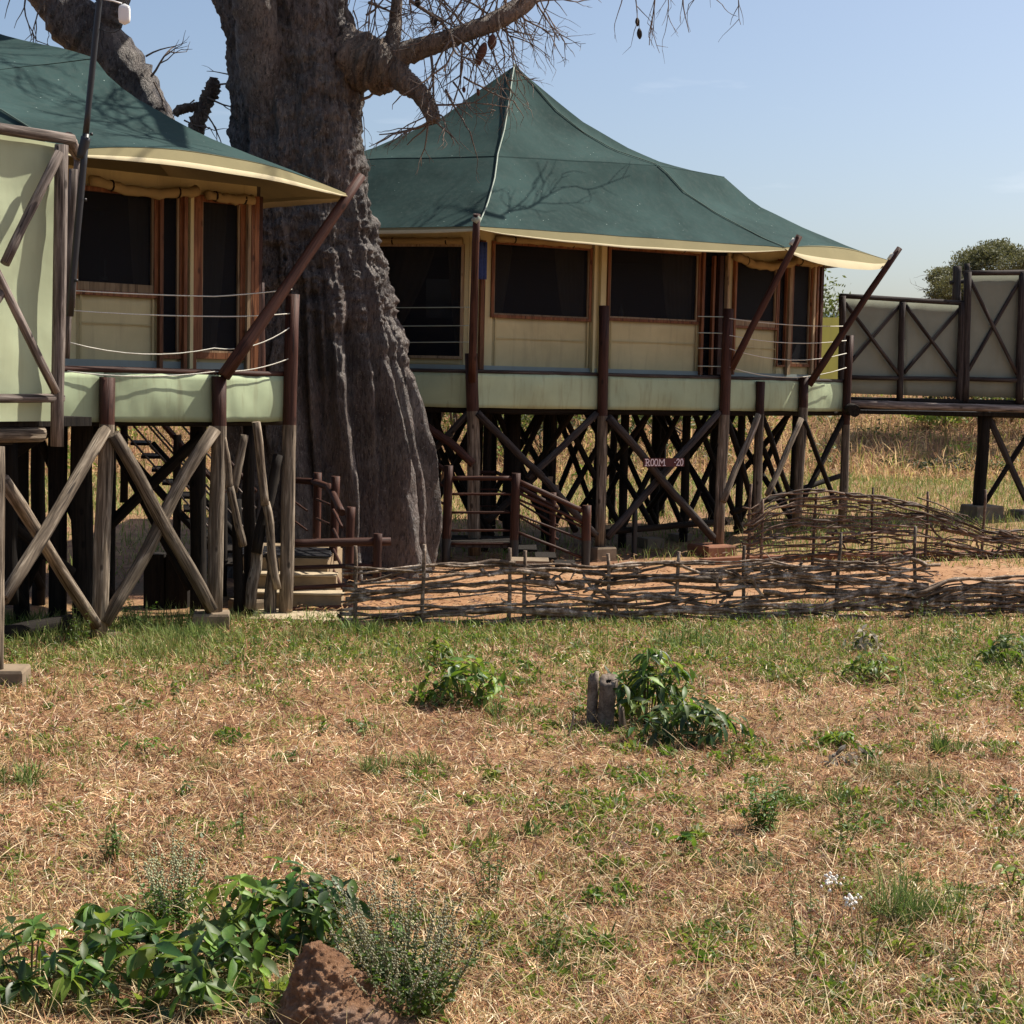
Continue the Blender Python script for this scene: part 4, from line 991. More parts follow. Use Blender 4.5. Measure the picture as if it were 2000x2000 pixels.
# silhouette rows of the trunk: y, left x, right x in the photograph
TR = [(-330, 395, 690), (-150, 415, 672), (0, 420, 682), (60, 438, 690), (150, 455, 702), (290, 458, 716), (430, 470, 731), (560, 472, 760), (690, 466, 782), (800, 460, 800), (920, 450, 826), (1000, 440, 836), (1060, 430, 840), (1130, 418, 846)]
def trunk_row(z):
    # height -> centre x, half width
    rows = []
    for y, l, r in TR:
        a, b = at(l, y, TY), at(r, y, TY); rows.append(((a.z + b.z) / 2, (a.x + b.x) / 2, (b.x - a.x) / 2))
    rows.sort()
    if z <= rows[0][0]: return rows[0][1], rows[0][2]
    for p, q in zip(rows, rows[1:]):
        if z <= q[0]:
            t = (z - p[0]) / (q[0] - p[0]); return p[1] + (q[1] - p[1]) * t, p[2] + (q[2] - p[2]) * t
    return rows[-1][1], rows[-1][2]
def ridged(v): return 1 - abs(noise.noise(v)) * 2
def trunk():
    NA, NZ = 300, 430; z0, z1 = -.2, 12.3
    vs = []
    for j in range(NZ + 1):
        z = z0 + (z1 - z0) * j / NZ; cx, hw = trunk_row(z); lowf = 1 - smooth(z, 1.5, 6.5)
        for k in range(NA):
            a = 2 * math.pi * k / NA; ca, sa = math.cos(a), math.sin(a)
            tw = a + .05 * z; up = smooth(z, 3.0, 6.0)
            # broad buttress lobes, long flutes that fade upwards, then rough flaking bark
            lob = (.04 + .05 * lowf) * math.cos(3 * tw + .6) + (.03 + .05 * lowf) * math.cos(5 * tw + 2.1 + .08 * z) + .03 * lowf * math.cos(9 * tw - .15 * z)
            q = Vector((ca * hw, sa * hw, z))
            n1 = 1 - 2.2 * abs(noise.noise(Vector((ca * 2.6, sa * 2.6, z * .14 + 3))))
            n1 = 1 - n1
            n2 = 2.2 * abs(noise.noise(Vector((ca * 5.5 + 9 + .3 * n1, sa * 5.5, z * .26))))
            n6 = 2.2 * abs(noise.noise(Vector((ca * 13 + 2, sa * 13 + .5 * n2, z * .55))))
            st = .25 + .75 * up
            fr = noise.fractal(Vector((q.x * 1.5 + 3, q.y * 1.5, q.z * 1.5 * st)), .7, 2.13, 6)
            fl = noise.noise(Vector((q.x * 9, q.y * 9, q.z * 9 * st + 5)))
            d = hw * lob + .3 * (n1 - .5) * (.25 + .95 * lowf) + .26 * (n2 - .55) * (.25 + .95 * lowf) + .1 * (n6 - .55) * (.3 + .7 * lowf) + .1 * fr * (.7 + .5 * up) + .045 * max(0, fl) + .035 * (ridged(Vector((ca * 26, sa * 26, z * (1.1 + 3 * up)))) - .4) - .04
            r = hw + d
            vs.append((cx + ca * r * (1 if abs(ca) < 0 else 1), TY + sa * r * .92, z))
    fs = [(j * NA + k, j * NA + (k + 1) % NA, (j + 1) * NA + (k + 1) % NA, (j + 1) * NA + k) for j in range(NZ) for k in range(NA)]
    mb = MB(); mb.add(vs, fs); return mb.build('trunk', MT['bark'], BB)
trunk()
def limb(name, pts, rad, parent, mat='limb', n=26, seg=None, amp=.12, seed=0, bark=True):
    """A thick branch: smooth path, tapered, knobbly."""
    pts = [Vector(p) for p in pts]; sm = []; rr = []
    m = len(pts)
    def cr(a, b, c, d, t): return .5 * ((2 * b) + (c - a) * t + (2 * a - 5 * b + 4 * c - d) * t * t + (3 * b - a - 3 * c + d) * t ** 3)
    sub = seg or 10
    for i in range(m - 1):
        a, b, c, d = pts[max(0, i - 1)], pts[i], pts[i + 1], pts[min(m - 1, i + 2)]
        for k in range(sub):
            t = k / sub; sm.append(cr(a, b, c, d, t)); rr.append(rad[i] + (rad[i + 1] - rad[i]) * (t * t * (3 - 2 * t)))
    sm.append(pts[-1]); rr.append(rad[-1])
    mb = MB(); vs = []; t = (sm[1] - sm[0]).normalized(); a = t.orthogonal().normalized()
    for i, p in enumerate(sm):
        t = (sm[min(i + 1, len(sm) - 1)] - sm[max(i - 1, 0)]).normalized(); a = (a - t * a.dot(t)).normalized(); b = t.cross(a)
        for k in range(n):
            an = 2 * math.pi * k / n; dr = a * math.cos(an) + b * math.sin(an); q = p + dr * rr[i]
            s = rr[i]
            e = amp * s * (noise.noise(Vector((q.x, q.y, q.z)) * (1.1 / s) + Vector((seed, 0, 0))) + .5 * noise.noise(q * (3.0 / s)) + .3 * noise.noise(q * (7 / s)))
            vs.append(q + dr * e)
    L_ = len(sm)
    fs = [(i * n + k, i * n + (k + 1) % n, (i + 1) * n + (k + 1) % n, (i + 1) * n + k) for i in range(L_ - 1) for k in range(n)] + [tuple(range(n))[::-1], tuple((L_ - 1) * n + k for k in range(n))]
    mb.add(vs, fs); return mb.build(name, MT[mat], parent)
B = lambda x, y, Y=27.2: at(x, y, Y)
bulge = limb('limb', [B(668, 118, 27.2), B(705, 120, 26.9), B(738, 132, 26.8), B(772, 138, 26.7)], [.52, .46, .42, .3], BB, amp=.3, seed=2)
main_r = limb('limb', [B(748, 125, 26.75), B(790, 105, 26.7), B(850, 85, 26.6), B(915, 62, 26.6), B(985, 32, 26.7), B(1035, -5, 26.9), B(1075, -60, 27.2)], [.24, .19, .155, .14, .15, .15, .12], BB, amp=.16, seed=5)
up_r = limb('limb', [B(752, 120, 26.85), B(766, 80, 26.9), B(772, 40, 27), B(776, -10, 27), B(786, -120, 27)], [.17, .13, .105, .09, .075], BB, amp=.12, seed=8)
dn_r = limb('limb', [B(762, 132, 26.7), B(790, 158, 26.6), B(818, 180, 26.5), B(836, 208, 26.45), B(848, 238, 26.4)], [.24, .19, .15, .135, .115], BB, amp=.22, seed=11)
front = limb('limb', [B(528, 380, 26.95), B(518, 250, 26.66), B(508, 120, 26.42), B(498, 20, 26.15), B(490, -80, 25.8), B(470, -190, 25.3)], [.12, .27, .36, .34, .28, .22], BB, 'bark', amp=.12, seed=13)
left = limb('limb', [B(420, 470, 28.0), B(345, 370, 28.2), B(308, 268, 28.4), B(272, 180, 28.5), B(212, 100, 28.5), B(150, 45, 28.5), B(95, -15, 28.5), B(30, -90, 28.5)], [.5, .44, .38, .38, .43, .46, .36, .3], BB, 'bark', amp=.2, seed=17, n=40)
left2 = limb('limb', [B(185, 75, 28.5), B(205, 40, 28.4), B(222, 0, 28.4), B(232, -80, 28.4)], [.36, .3, .25, .22], BB, 'bark', amp=.25, seed=19, n=32)
stub = limb('limb', [B(360, 330, 27.7), B(385, 248, 27.5), B(402, 200, 27.5), B(414, 175, 27.5), B(418, 152, 27.5)], [.17, .13, .115, .13, .07], BB, amp=.4, seed=23)
stub2 = limb('limb', [B(396, 208, 27.5), B(372, 210, 27.4), B(350, 215, 27.3), B(342, 226, 27.3)], [.08, .07, .075, .05], BB, amp=.4, seed=27)
# fine bare branchlets that hang into view from the limbs above
rgh = random.Random(91); hang = []
for i in range(26):
    x = rgh.uniform(690, 1075); hang.append((B(x, rgh.uniform(-45, -10), rgh.uniform(26, 27.8)), (rgh.uniform(-.6, .7), rgh.uniform(-.3, .3), rgh.uniform(-1, -.25)), rgh.uniform(.6, 1.3), rgh.uniform(.011, .02)))
for i in range(16):
    t = rgh.random(); p = B(800 + 225 * t, 105 - 100 * t ** 1.3, 26.65); hang.append((p, (rgh.uniform(-.8, .8), rgh.uniform(-.4, .4), rgh.choice((-1, -.7, .8, 1))), rgh.uniform(.5, 1.1), rgh.uniform(.011, .018)))
# off-frame crown
crown = []
for i, (a, r_, h) in enumerate(((10, 6, 2.2), (50, 6.5, 3), (95, 6, 2.5), (140, 7, 2.8), (185, 7.5, 2.2), (230, 5, 4.2), (285, 3.5, 4.5), (330, 6, 2.6))):
    c = Vector((trunk_row(11.6)[0], TY, 11.6)); d = Vector((math.cos(R(a)), math.sin(R(a)), 0))
    pts = [c + d * .3, c + d * (r_ * .35) + Vector((0, 0, h * .5)), c + d * (r_ * .7) + Vector((.3, .2, h * .75)), c + d * r_ + Vector((.2, -.3, h))]
    limb('limb', pts, [.5, .32, .19, .08], BB, amp=.12, seed=30 + i, n=12, seg=5); crown.append(pts)
def twig(mb, p, d, ln, r, depth, rg, droop=.25, spread=.75):
    steps = max(3, int(ln / .13)); st = ln / steps; pts = [p.copy()]; d = d.normalized()
    kids = []
    for i in range(steps):
        d = (d + Vector((rg.gauss(0, .16), rg.gauss(0, .16), rg.gauss(0, .13) - droop * .12))).normalized()
        p = p + d * st; pts.append(p.copy())
        if depth > 0 and i > 0 and rg.random() < .62: kids.append((p.copy(), d.copy(), i / steps))
    mb.tube(pts, [r * (1 - .6 * i / steps) for i in range(steps + 1)], 4 if r < .012 else 5, cap=False)
    for q, dd, t in kids:
        ax = Vector((rg.gauss(0, 1), rg.gauss(0, 1), rg.gauss(0, 1))).normalized()
        nd = (dd + ax * spread).normalized(); twig(mb, q, nd, ln * rg.uniform(.35, .62), r * .6, depth - 1, rg, droop, spread)
def twigs(items, seed, parent=None, mat='twig', depth=2, droop=.25):
    rg = random.Random(seed); mb = MB()
    for p, d, ln, r in items: twig(mb, p, Vector(d), ln, r, depth, rg, droop)
    o = mb.build('twigs', MT[mat], parent or BB); o['kind'] = 'stuff'; return o
twigs(hang, 111, depth=2, droop=.2)
# right branch: hanging and spreading twigs
twigs([(B(840, 100, 26.6), (.25, -.05, -1), 1.3, .026), (B(905, 80, 26.6), (-.2, .1, -1), .95, .024), (B(960, 45, 26.7), (.6, -.1, -.6), 1.0, .018), (B(1000, 25, 26.7), (.9, -.1, -.25), 1.1, .018),
       (B(1030, 5, 26.8), (1, .1, .0), .9, .018), (B(930, 60, 26.6), (.1, -.3, -1), .8, .016), (B(955, 50, 26.6), (.15, .2, -1), 1.2, .016), (B(985, 38, 26.7), (.35, .2, -1), 1.1, .017), (B(940, 55, 26.65), (0, -.2, -1), 1.1, .014), (B(965, 45, 26.7), (-.1, -.1, -1), 1.0, .014), (B(920, 65, 26.6), (.2, -.2, -1), 1.2, .014), (B(1010, 15, 26.8), (.6, -.2, -.8), .9, .014)], 101, droop=.35, depth=3)
twigs([(B(870, 85, 26.6), (-.4, -.2, .9), .7, .016), (B(900, 70, 26.6), (-.6, 0, .8), .9, .018), (B(950, 55, 26.6), (-.2, .1, 1), .6, .016), (B(800, 0, 26.8), (1, .05, -.45), 1.9, .032), (B(860, -20, 26.7), (.9, 0, -.1), 1.5, .022)], 102, depth=3)
twigs([(B(848, 236, 26.4), (-1, .1, -.35), .95, .024), (B(850, 236, 26.4), (.7, -.2, -.7), .5, .02), (B(835, 205, 26.4), (1, -.1, .1), .9, .02), (B(840, 215, 26.4), (.8, -.3, -.2), .8, .018), (B(845, 230, 26.4), (-.6, .1, -.8), .6, .02)], 103)
twigs([(B(870, 175, 26.6), (.25, -.1, -1), .9, .022), (B(885, 160, 26.6), (.6, -.1, -.6), .8, .018), (B(905, 150, 26.6), (.8, -.1, -.3), .9, .018), (B(960, 130, 26.6), (.6, -.1, -.6), .7, .014), (B(930, 115, 26.6), (-.3, 0, -1), .7, .014)], 104, depth=3)
twigs([(B(705, 195, 26.9), (.8, -.1, .25), .45, .03), (B(715, 30, 26.9), (.6, 0, .5), .5, .022), (B(720, 5, 26.9), (1, -.1, -.3), .55, .028), (B(690, 20, 26.9), (.4, 0, -.8), .5, .014), (B(770, 55, 26.9), (-.7, 0, -.4), .5, .014), (B(800, 5, 26.9), (.2, 0, -1), .6, .012), (B(725, 0, 26.9), (-.2, 0, -1), .5, .012), (B(705, 215, 26.9), (.3, 0, -1), .7, .01)], 105)
twigs([(B(1240, -40, 25.5), (.1, .1, -1), .75, .014), (B(1270, -60, 25.5), (.15, .1, -1), 1.15, .016), (B(1335, -40, 25.5), (.1, 0, -1), .8, .014), (B(1300, -60, 25.5), (.3, .1, -.9), .8, .012), (B(1370, -40, 25.5), (.4, .1, -.8), .5, .012), (B(1225, -30, 25.5), (-.3, 0, -1), .6, .012)], 106, depth=2)
twigs([(B(50, -20, 28), (-.1, 0, -1), .85, .018), (B(75, 20, 28), (-.3, -.1, -1), .55, .014), (B(85, 10, 28), (.35, 0, -1), .5, .014), (B(20, -20, 28), (-.2, 0, -1), .5, .012), (B(70, 40, 28), (.1, 0, -1), .4, .012)], 107)
twigs([(B(295, 150, 28), (.5, -.2, .9), .8, .022), (B(285, 110, 28), (.9, -.1, .35), .6, .018), (B(300, 160, 28), (.6, -.2, -.8), .7, .016), (B(405, 190, 27.4), (.9, -.3, -.5), .6, .02), (B(428, 165, 27.4), (1, 0, .15), .4, .018), (B(395, 215, 27.4), (1, -.3, -.9), .7, .018), (B(370, 228, 27.3), (.4, -.2, -.9), .5, .016), (B(380, 195, 27.4), (-.7, -.2, -.2), .4, .014), (B(385, 245, 27.4), (.8, -.4, -.5), .5, .016), (B(445, 145, 27.4), (-1, -.1, .3), .35, .012), (B(360, 235, 27.4), (.9, -.4, -.4), .55, .016)], 108)
rg_ = random.Random(5); it = []
for pts in crown:
    for t in (.45, .6, .75, .9, 1.0):
        k = min(2, int(t * 3)); q = pts[k].lerp(pts[k + 1], t * 3 - k)
        for _ in range(2): it.append((q, (rg_.gauss(0, 1), rg_.gauss(0, 1), rg_.uniform(-.1, .8)), rg_.uniform(1.2, 2.4), .03))
twigs(it, 109, depth=2, droop=.1)
# branch that reaches over the right edge of the crown carrying the hanging twigs seen at the top
over = [Vector((-2.6, 27.3, 10.6)), Vector((-.6, 28.5, 11.1)), Vector((1.4, 29.6, 11.25)), Vector((3.4, 30.4, 11.3))]
limb('limb', over, [.26, .17, .11, .05], BB, amp=.12, seed=71, n=12, seg=6)
twigs([(over[k].lerp(over[k + 1], t), (rg_.gauss(.3, .7), rg_.gauss(0, .8), rg_.uniform(0, .7)), rg_.uniform(.9, 1.9), .024) for k in (0, 1, 2) for t in (.15, .35, .5, .65, .8, .95) for _ in (0, 1)], 110, depth=2, droop=0)
limb('limb', [B(1075, -60, 27.2), B(1150, -130, 26.6), B(1240, -110, 25.8), B(1380, -90, 25.4)], [.12, .09, .06, .03], BB, amp=.12, seed=77, n=10, seg=5)
def pod(x, y, Y, ln, r, mat='pod', tilt=.1):
    c = at(x, y, Y); mb = MB(); pts = []; rad = []
    for i in range(9):
        t = i / 8; pts.append(c + Vector((tilt * ln * (t - .5), 0, (.5 - t) * ln))); rad.append(max(.004, r * math.sin(math.pi * (.06 + .9 * t)) ** .7))
    mb.tube(pts, rad, 10, rough=.12, seed=x); mb.tube([pts[0], pts[0] + Vector((0, 0, .12))], .006, 4, cap=False)
    return mb.build('pod', MT[mat], BB)
pod(961, 82, 26.5, .24, .075, tilt=-.1); pod(941, 102, 26.45, .3, .075, tilt=-.35); pod(935, 118, 26.45, .16, .05); pod(848, 42, 26.7, .16, .05, 'podd'); pod(816, 5, 26.8, .14, .05, 'podd')
pod(1245, 43, 25.5, .13, .035, 'podd'); pod(1249, 66, 25.5, .16, .042, 'podd'); pod(934, 180, 26.6, .12, .03); pod(906, 175, 26.6, .1, .03)

# ------------------------------------------------------------------ leaf clouds for distant scrub
def leafcloud(name, parts, mat, parent=None, seed=0):
    """parts: (centre, (rx,ry,rz), n, size). Leaf-sized faces spread through the volume, kept as one mesh."""
    rg = np.random.default_rng(seed); V = []; 
    for c, rad, n, size in parts:
        d = rg.normal(size=(n, 3)); d /= np.linalg.norm(d, axis=1)[:, None]
        rr = rg.random(n) ** .45
        lump = 1 + .25 * np.sin(d[:, 0] * 5 + seed) * np.cos(d[:, 1] * 4 + d[:, 2] * 5)
        p = np.array(c) + d * (rr * lump)[:, None] * np.array(rad)
        t = rg.normal(size=(n, 3)); t /= np.linalg.norm(t, axis=1)[:, None]
        b = np.cross(t, rg.normal(size=(n, 3))); b /= np.linalg.norm(b, axis=1)[:, None]
        s = size * rg.uniform(.6, 1.3, n)[:, None]
        q = np.stack([p - t * s, p + b * s * .38, p + t * s, p - b * s * .38], 1); V.append(q.reshape(-1, 3))
    V = np.concatenate(V); n = len(V) // 4
    o0 = wroot(parent) if parent else Vector((0, 0, 0)); V = V - np.array(o0)
    me = bpy.data.meshes.new(name); me.vertices.add(len(V)); me.vertices.foreach_set('co', V.astype(np.float32).ravel())
    me.loops.add(4 * n); me.loops.foreach_set('vertex_index', np.arange(4 * n, dtype=np.int32)); me.polygons.add(n)
    me.polygons.foreach_set('loop_start', np.arange(0, 4 * n, 4, dtype=np.int32)); me.update(calc_edges=True); me.validate()
    me.materials.append(MT[mat]); o = bpy.data.objects.new(name, me); COL.objects.link(o)
    if parent: o.parent = parent
    return o
def shrub(label, x, Y, zc, w_, h, n, size, mat, seed, group=None, name='bush', cat='bush', z0=None):
    p = at(x, 800, Y); g0 = ground_z(p.x, p.y); p = Vector((p.x, p.y, g0))
    r = thing(name, label, cat, p, group); rg = random.Random(seed); parts = []
    for i in range(7):
        c = p + Vector((rg.uniform(-.5, .5) * w_, rg.uniform(-.4, .4) * w_ * .7, h * rg.uniform(.35, .75)))
        parts.append((c, (w_ * rg.uniform(.22, .4), w_ * .3, h * rg.uniform(.22, .4)), n // 7, size))
    o = leafcloud('foliage', parts, mat, r, seed); o['kind'] = 'stuff'
    mb = MB()
    for i in range(6): mb.tube([p, p + Vector((rg.uniform(-.15, .15) * w_, rg.uniform(-.1, .1) * w_, h * .3)), p + Vector((rg.uniform(-.4, .4) * w_, rg.uniform(-.3, .3) * w_, h * .75))], [.05, .035, .015], 5)
    mb.build('stem', MT['twig'], r); return r
gb = 'scrub bushes on the dry grass bank behind the tents'
lab = 'scrub bush on the dry grassy bank far behind the stilts'
labs = ['scrub bush on the bank at the left edge, seen under the walkway', 'tallest dark scrub bush seen between the crossed logs under the left deck', 'scrub bush on the bank behind the dark stairs under the left deck', 'scrub bush on the bank glimpsed between trunk and log landing', 'scrub bush on the bank seen behind the descending handrails', 'dark scrub bush on the bank glimpsed left of the room sign', 'small scrub bush on the bank glimpsed right of the room sign', 'scrub bush on the bank seen past the tall corner deck post', 'dark low scrub bush high on the bank under the right deck end']
for i, (x, Y, w_, h, m) in enumerate(((30, 52, 4, 2.2, 'bushleaf'), (260, 58, 5, 2.8, 'bushdark'), (480, 54, 4, 2.2, 'bushleaf'), (900, 56, 4.5, 2.6, 'bushleaf'), (1060, 53, 3.6, 2.2, 'bushleaf'), (1190, 57, 4.2, 2.6, 'bushdark'), (1310, 52, 3.4, 2.0, 'bushleaf'), (1440, 58, 4.2, 2.4, 'bushleaf'), (1560, 62, 5, 2.4, 'bushdark'))):
    shrub(labs[i], x, Y, 0, w_, h, 1500, .1, m, 200 + i, gb)
shrub('dark leafy bush at the top of the bank below the right walkway', 1855, 59, 0, 2.6, 1.3, 1400, .1, 'bushdark', 231)
shrub('yellow green bush halfway up the bank left of the walkway post', 1835, 56, 0, 2.2, .9, 900, .09, 'leafy', 232)
shrub('green bush on the bank right of the walkway post', 1975, 57, 0, 2.6, 1.6, 1200, .09, 'bushleaf', 233)
shrub('small pale bush showing above the yellow canvas past the tent corner', 1615, 70, 0, 3.0, 4.6, 1400, .12, 'bushleaf', 234)
shrub('low dark bush at the foot of the bank beside the right fence', 1830, 49.5, 0, 2.4, .55, 700, .07, 'bushdark', 235)
shrub('dense leafy tree behind the room 20 tent, seen dimly through its screens', 862, 44, 0, 3.2, 6.2, 6500, .08, 'bushleaf', 240, None, 'small_tree', 'tree')
AC = thing('acacia_tree', 'flat topped acacia with fine olive foliage behind the right walkway', 'tree', Vector((at(2010, 800, 55).x, 55, 1.6)))
ca = at(2010, 545, 55); parts = []; rg = random.Random(3)
for i in range(64):
    u = rg.uniform(-1, 1); x = 2015 + u * 175; top = 462 + 66 * abs(u) ** 2.6
    y = top + 14 + (545 + 22 * abs(u) - top) * rg.random() ** 1.5; c = at(x, y, 55 + rg.uniform(-2, 2)); parts.append((c, (.62, .62, .26), 800, .055))
for i in range(26):
    x = 1834 + rg.uniform(-8, 70); y = rg.uniform(528, 594); parts.append((at(x, y, 55), (.42, .4, .2), 300, .055))
leafcloud('crown', parts, 'acacia', AC, 9)
mb = MB(); base = Vector((ca.x + .3, 55, 1.4)); fork = Vector((ca.x + .2, 55, 4.6)); mb.tube([base, base.lerp(fork, .5) + Vector((.1, 0, 0)), fork], [.22, .18, .15], 9)
for i in range(16):
    e = parts[i * 2][0]; e = Vector(e); mb.tube([fork, fork.lerp(e, .5) + Vector((0, 0, -.3)), e], [.09, .05, .015], 5)
mb.build('trunk', MT['limb'], AC)
twigs([ (at(1845, 560, 55), (-.9, 0, -.2), .8, .016), (at(1850, 585, 55), (-1, 0, -.1), .9, .016), (at(1838, 540, 55), (-.8, 0, .2), .6, .014)], 333, AC)

# ------------------------------------------------------------------ woven stick fences
def fence(label, stakes, top, Ys, n_rows, seed, bot=0, mat='stick', dens=None, srange=(1.6, 3.6), rr=(.016, .038), grp=None, zbot=None, sparse=0):
    """stakes: (x, ytop); top: (x, y) outline; Ys: (x0,Y0,x1,Y1) line of the fence."""
    rg = random.Random(seed)
    F = Facade(Ys[0], Ys[1], Ys[2], Ys[3])
    c = F.P(F.hit((Ys[0] + Ys[2]) / 2, 900)[0], 0); c.z = ground_z(c.x, c.y)
    T_ = thing('wattle_fence', label, 'fence', c)
    tu = [(F.hit(x, y)) for x, y in top]
    def topz(u):
        if u <= tu[0][0]: return tu[0][1]
        for p, q in zip(tu, tu[1:]):
            if u <= q[0]: return p[1] + (q[1] - p[1]) * (u - p[0]) / (q[0] - p[0])
        return tu[-1][1]
    for x, y in stakes:
        p = F.px(x, y, rg.uniform(-.02, .02)); g_ = ground_z(p.x, p.y)
        pole('stake', Vector((p.x + rg.uniform(-.05, .05), p.y, g_ - .1)), p, .03, T_, MT[mat], .024, n=7, wob=.9, rings=6)
    ua, ub = tu[0][0], tu[-1][0]; sp_ = 1.05
    for r in range(n_rows):
        f = (r + .5) / n_rows
        f = f + .02 * math.sin(r * 2.3)
        u = ua - rg.uniform(0, .25)
        while u < ub - .15:
            ln = rg.uniform(*srange); e = min(u + ln, ub + rg.uniform(-.05, .25))
            if dens and rg.random() > dens((u + e) / 2 - ua, f): u = e - rg.uniform(.1, .5)
            if u > ub - .6: break; continue
            m = 13; ph = rg.choice((0, math.pi)); pts = []; sl = rg.gauss(0, .16); bow = rg.gauss(0, .07); fj = f + rg.gauss(0, .04)
            for k in range(m + 1):
                t = k / m; uu = u + (e - u) * t; tz = topz(min(max(uu, ua), ub)); gz_ = ground_z(F.P(uu, 0).x, F.P(uu, 0).y)
                z = .006 * rg.gauss(0, 1) + gz_ + .03 + (tz - gz_ - .03) * min(1.0, max(0, fj)) + sl * (t - .5) + bow * 4 * t * (1 - t) + .06 * noise.noise(Vector((uu * 1.5, r * 3.1, seed))) + .022 * noise.noise(Vector((uu * 6, r * 3.1, seed)))
                pts.append(F.P(uu, z, .04 * math.sin(uu * math.pi / sp_ + ph) + .015 * rg.gauss(0, 1)))
            r0_ = rg.uniform(*rr); mb = MB(); mb.tube(pts, [r0_ * (1 - .55 * k / m) for k in range(m + 1)][:: rg.choice((1, -1))], 5, rough=.2, seed=rg.random() * 50)
            
            if rg.random() < .45:   # a side shoot left on the stick
                k = rg.randint(3, m - 2); q = pts[k]; e2 = q + F.d * rg.uniform(-.35, .35) + Vector((0, 0, rg.uniform(-.16, .14))) + F.n * rg.uniform(-.03, .06)
                mb.tube([q, q.lerp(e2, .5) + Vector((0, 0, .02)), e2], [r0_ * .5, r0_ * .4, r0_ * .2], 4, cap=False)
            mb.build('stick', MT[mat], T_)
            u = e - rg.uniform(.1, .5)
            if u > ub - .6: break
    return T_, F
fence('long bleached wattle fence in front of the orange path, heaped at its right end',
      [(695, 1066), (828, 1063), (996, 1070), (1027, 1075), (1188, 1081), (1326, 1077), (1453, 1065), (1643, 1040), (1788, 1028)],
      [(690, 1128), (828, 1112), (985, 1094), (1100, 1102), (1190, 1110), (1300, 1098), (1400, 1098), (1500, 1088), (1600, 1100), (1700, 1098), (1812, 1100)],
      (690, 21.2, 1812, 23.3), 35, 11, dens=lambda u, f: (1 if f > .84 else .3 if f > .66 else 1 if f > .46 else .25 if f > .32 else 1) if u < 5.0 else 1.0, srange=(1.8, 4.2))
fence('low bleached wattle fence at the right edge beyond the gap in the path fence', [(1850, 1150), (1960, 1148), (2080, 1140)],
      [(1795, 1160), (1850, 1140), (1930, 1136), (2000, 1134), (2140, 1125)], (1795, 23.2, 2140, 24.0), 26, 21, srange=(1.5, 3))
fence('tall brown wattle fence arching up behind the path below the right walkway', [(1468, 945), (1490, 975), (1595, 952), (1705, 952), (1812, 960), (1925, 956), (2050, 1000)],
      [(1472, 1000), (1500, 972), (1560, 960), (1650, 956), (1730, 962), (1800, 975), (1850, 992), (1900, 1018), (1930, 1038), (2000, 1042), (2130, 1044)],
      (1472, 28.3, 2130, 32.3), 38, 31, mat='stickdark', dens=lambda u, f: .95 if (f > .58 or f < .3) else .55, rr=(.014, .028))
# ------------------------------------------------------------------ grass
def blades(name, P, az, tilt, ln, wd, colr, bend, parent=None, kind='stuff', mat='blade'):
    """P (N,3) roots; tilt = elevation of the blade; two-segment curved strips with one colour each."""
    N = len(P); P = np.asarray(P, float)
    h = np.stack([np.cos(az), np.sin(az), np.zeros(N)], 1); s = np.stack([-np.sin(az), np.cos(az), np.zeros(N)], 1)
    def pt(t, tl): return h * (np.cos(tl) * t)[:, None] + np.array([0, 0, 1.0]) * (np.sin(tl) * t)[:, None]
    m = P + pt(ln * .55, tilt); tip = m + pt(ln * .45, tilt - bend)
    hw = (wd / 2)[:, None]
    # turn the width axis a little so blades lying flat are not all edge on
    roll = np.random.default_rng(N).uniform(-.9, .9, N)[:, None]
    s2 = s * np.cos(roll) + np.array([0, 0, 1.0]) * np.sin(roll)
    V = np.stack([P - s2 * hw, P + s2 * hw, m + s2 * hw * .8, m - s2 * hw * .8, tip], 1).reshape(-1, 3)
    o0 = np.array(wroot(parent)) if parent else np.zeros(3); V = V - o0
    me = bpy.data.meshes.new(name); me.vertices.add(5 * N); me.vertices.foreach_set('co', V.astype(np.float32).ravel())
    b = np.arange(N)[:, None] * 5
    li = np.concatenate([b + np.array([0, 1, 2, 3]), b + np.array([3, 2, 4])], 1).astype(np.int32).ravel()
    ls = (np.arange(N)[:, None] * 7 + np.array([0, 4])).astype(np.int32).ravel()
    me.loops.add(7 * N); me.loops.foreach_set('vertex_index', li); me.polygons.add(2 * N); me.polygons.foreach_set('loop_start', ls)
    me.update(calc_edges=True)
    at_ = me.color_attributes.new('Col', 'FLOAT_COLOR', 'POINT')
    c4 = np.concatenate([colr, np.ones((N, 1))], 1); at_.data.foreach_set('color', np.repeat(c4, 5, 0).astype(np.float32).ravel())
    me.materials.append(MT[mat]); o = bpy.data.objects.new(name, me); COL.objects.link(o)
    if parent: o.parent = parent
    if kind: o['kind'] = kind
    return o
G = np.random.default_rng(12)
def scatter(n, x0, x1, y0, y1, bias=1.0):
    """Ground points, denser close to where a visitor stands."""
    py = y0 + (y1 - y0) * G.random(n) ** bias; px = x0 + (x1 - x0) * G.random(n)
    dx = (px - 1000) / FOC; dy = (1000 - py) / FOC
    D = np.outer(dx, CR) + np.outer(dy, CU) + np.array(f0)
    t = -CAM.z / D[:, 2]; P = np.array(CAM) + D * t[:, None]
    return P
def ns(P, sc, off=0): return np.array([noise.noise(Vector((p[0] * sc, p[1] * sc, off))) for p in P])
def drop(P):
    P[:, 2] = [ground_z(p[0], p[1]) for p in P]; return P
pathL = [(gnd(x, y, 0).x, gnd(x, y, 0).y) for x, y in ((-400, 1214), (560, 1214), (700, 1212), (1000, 1200), (1340, 1180), (1800, 1153), (2300, 1135))]
def front_of_path(P, m=0.0):
    lim = np.interp(P[:, 0], [a for a, _ in pathL], [b for _, b in pathL]); return P[:, 1] < lim + m
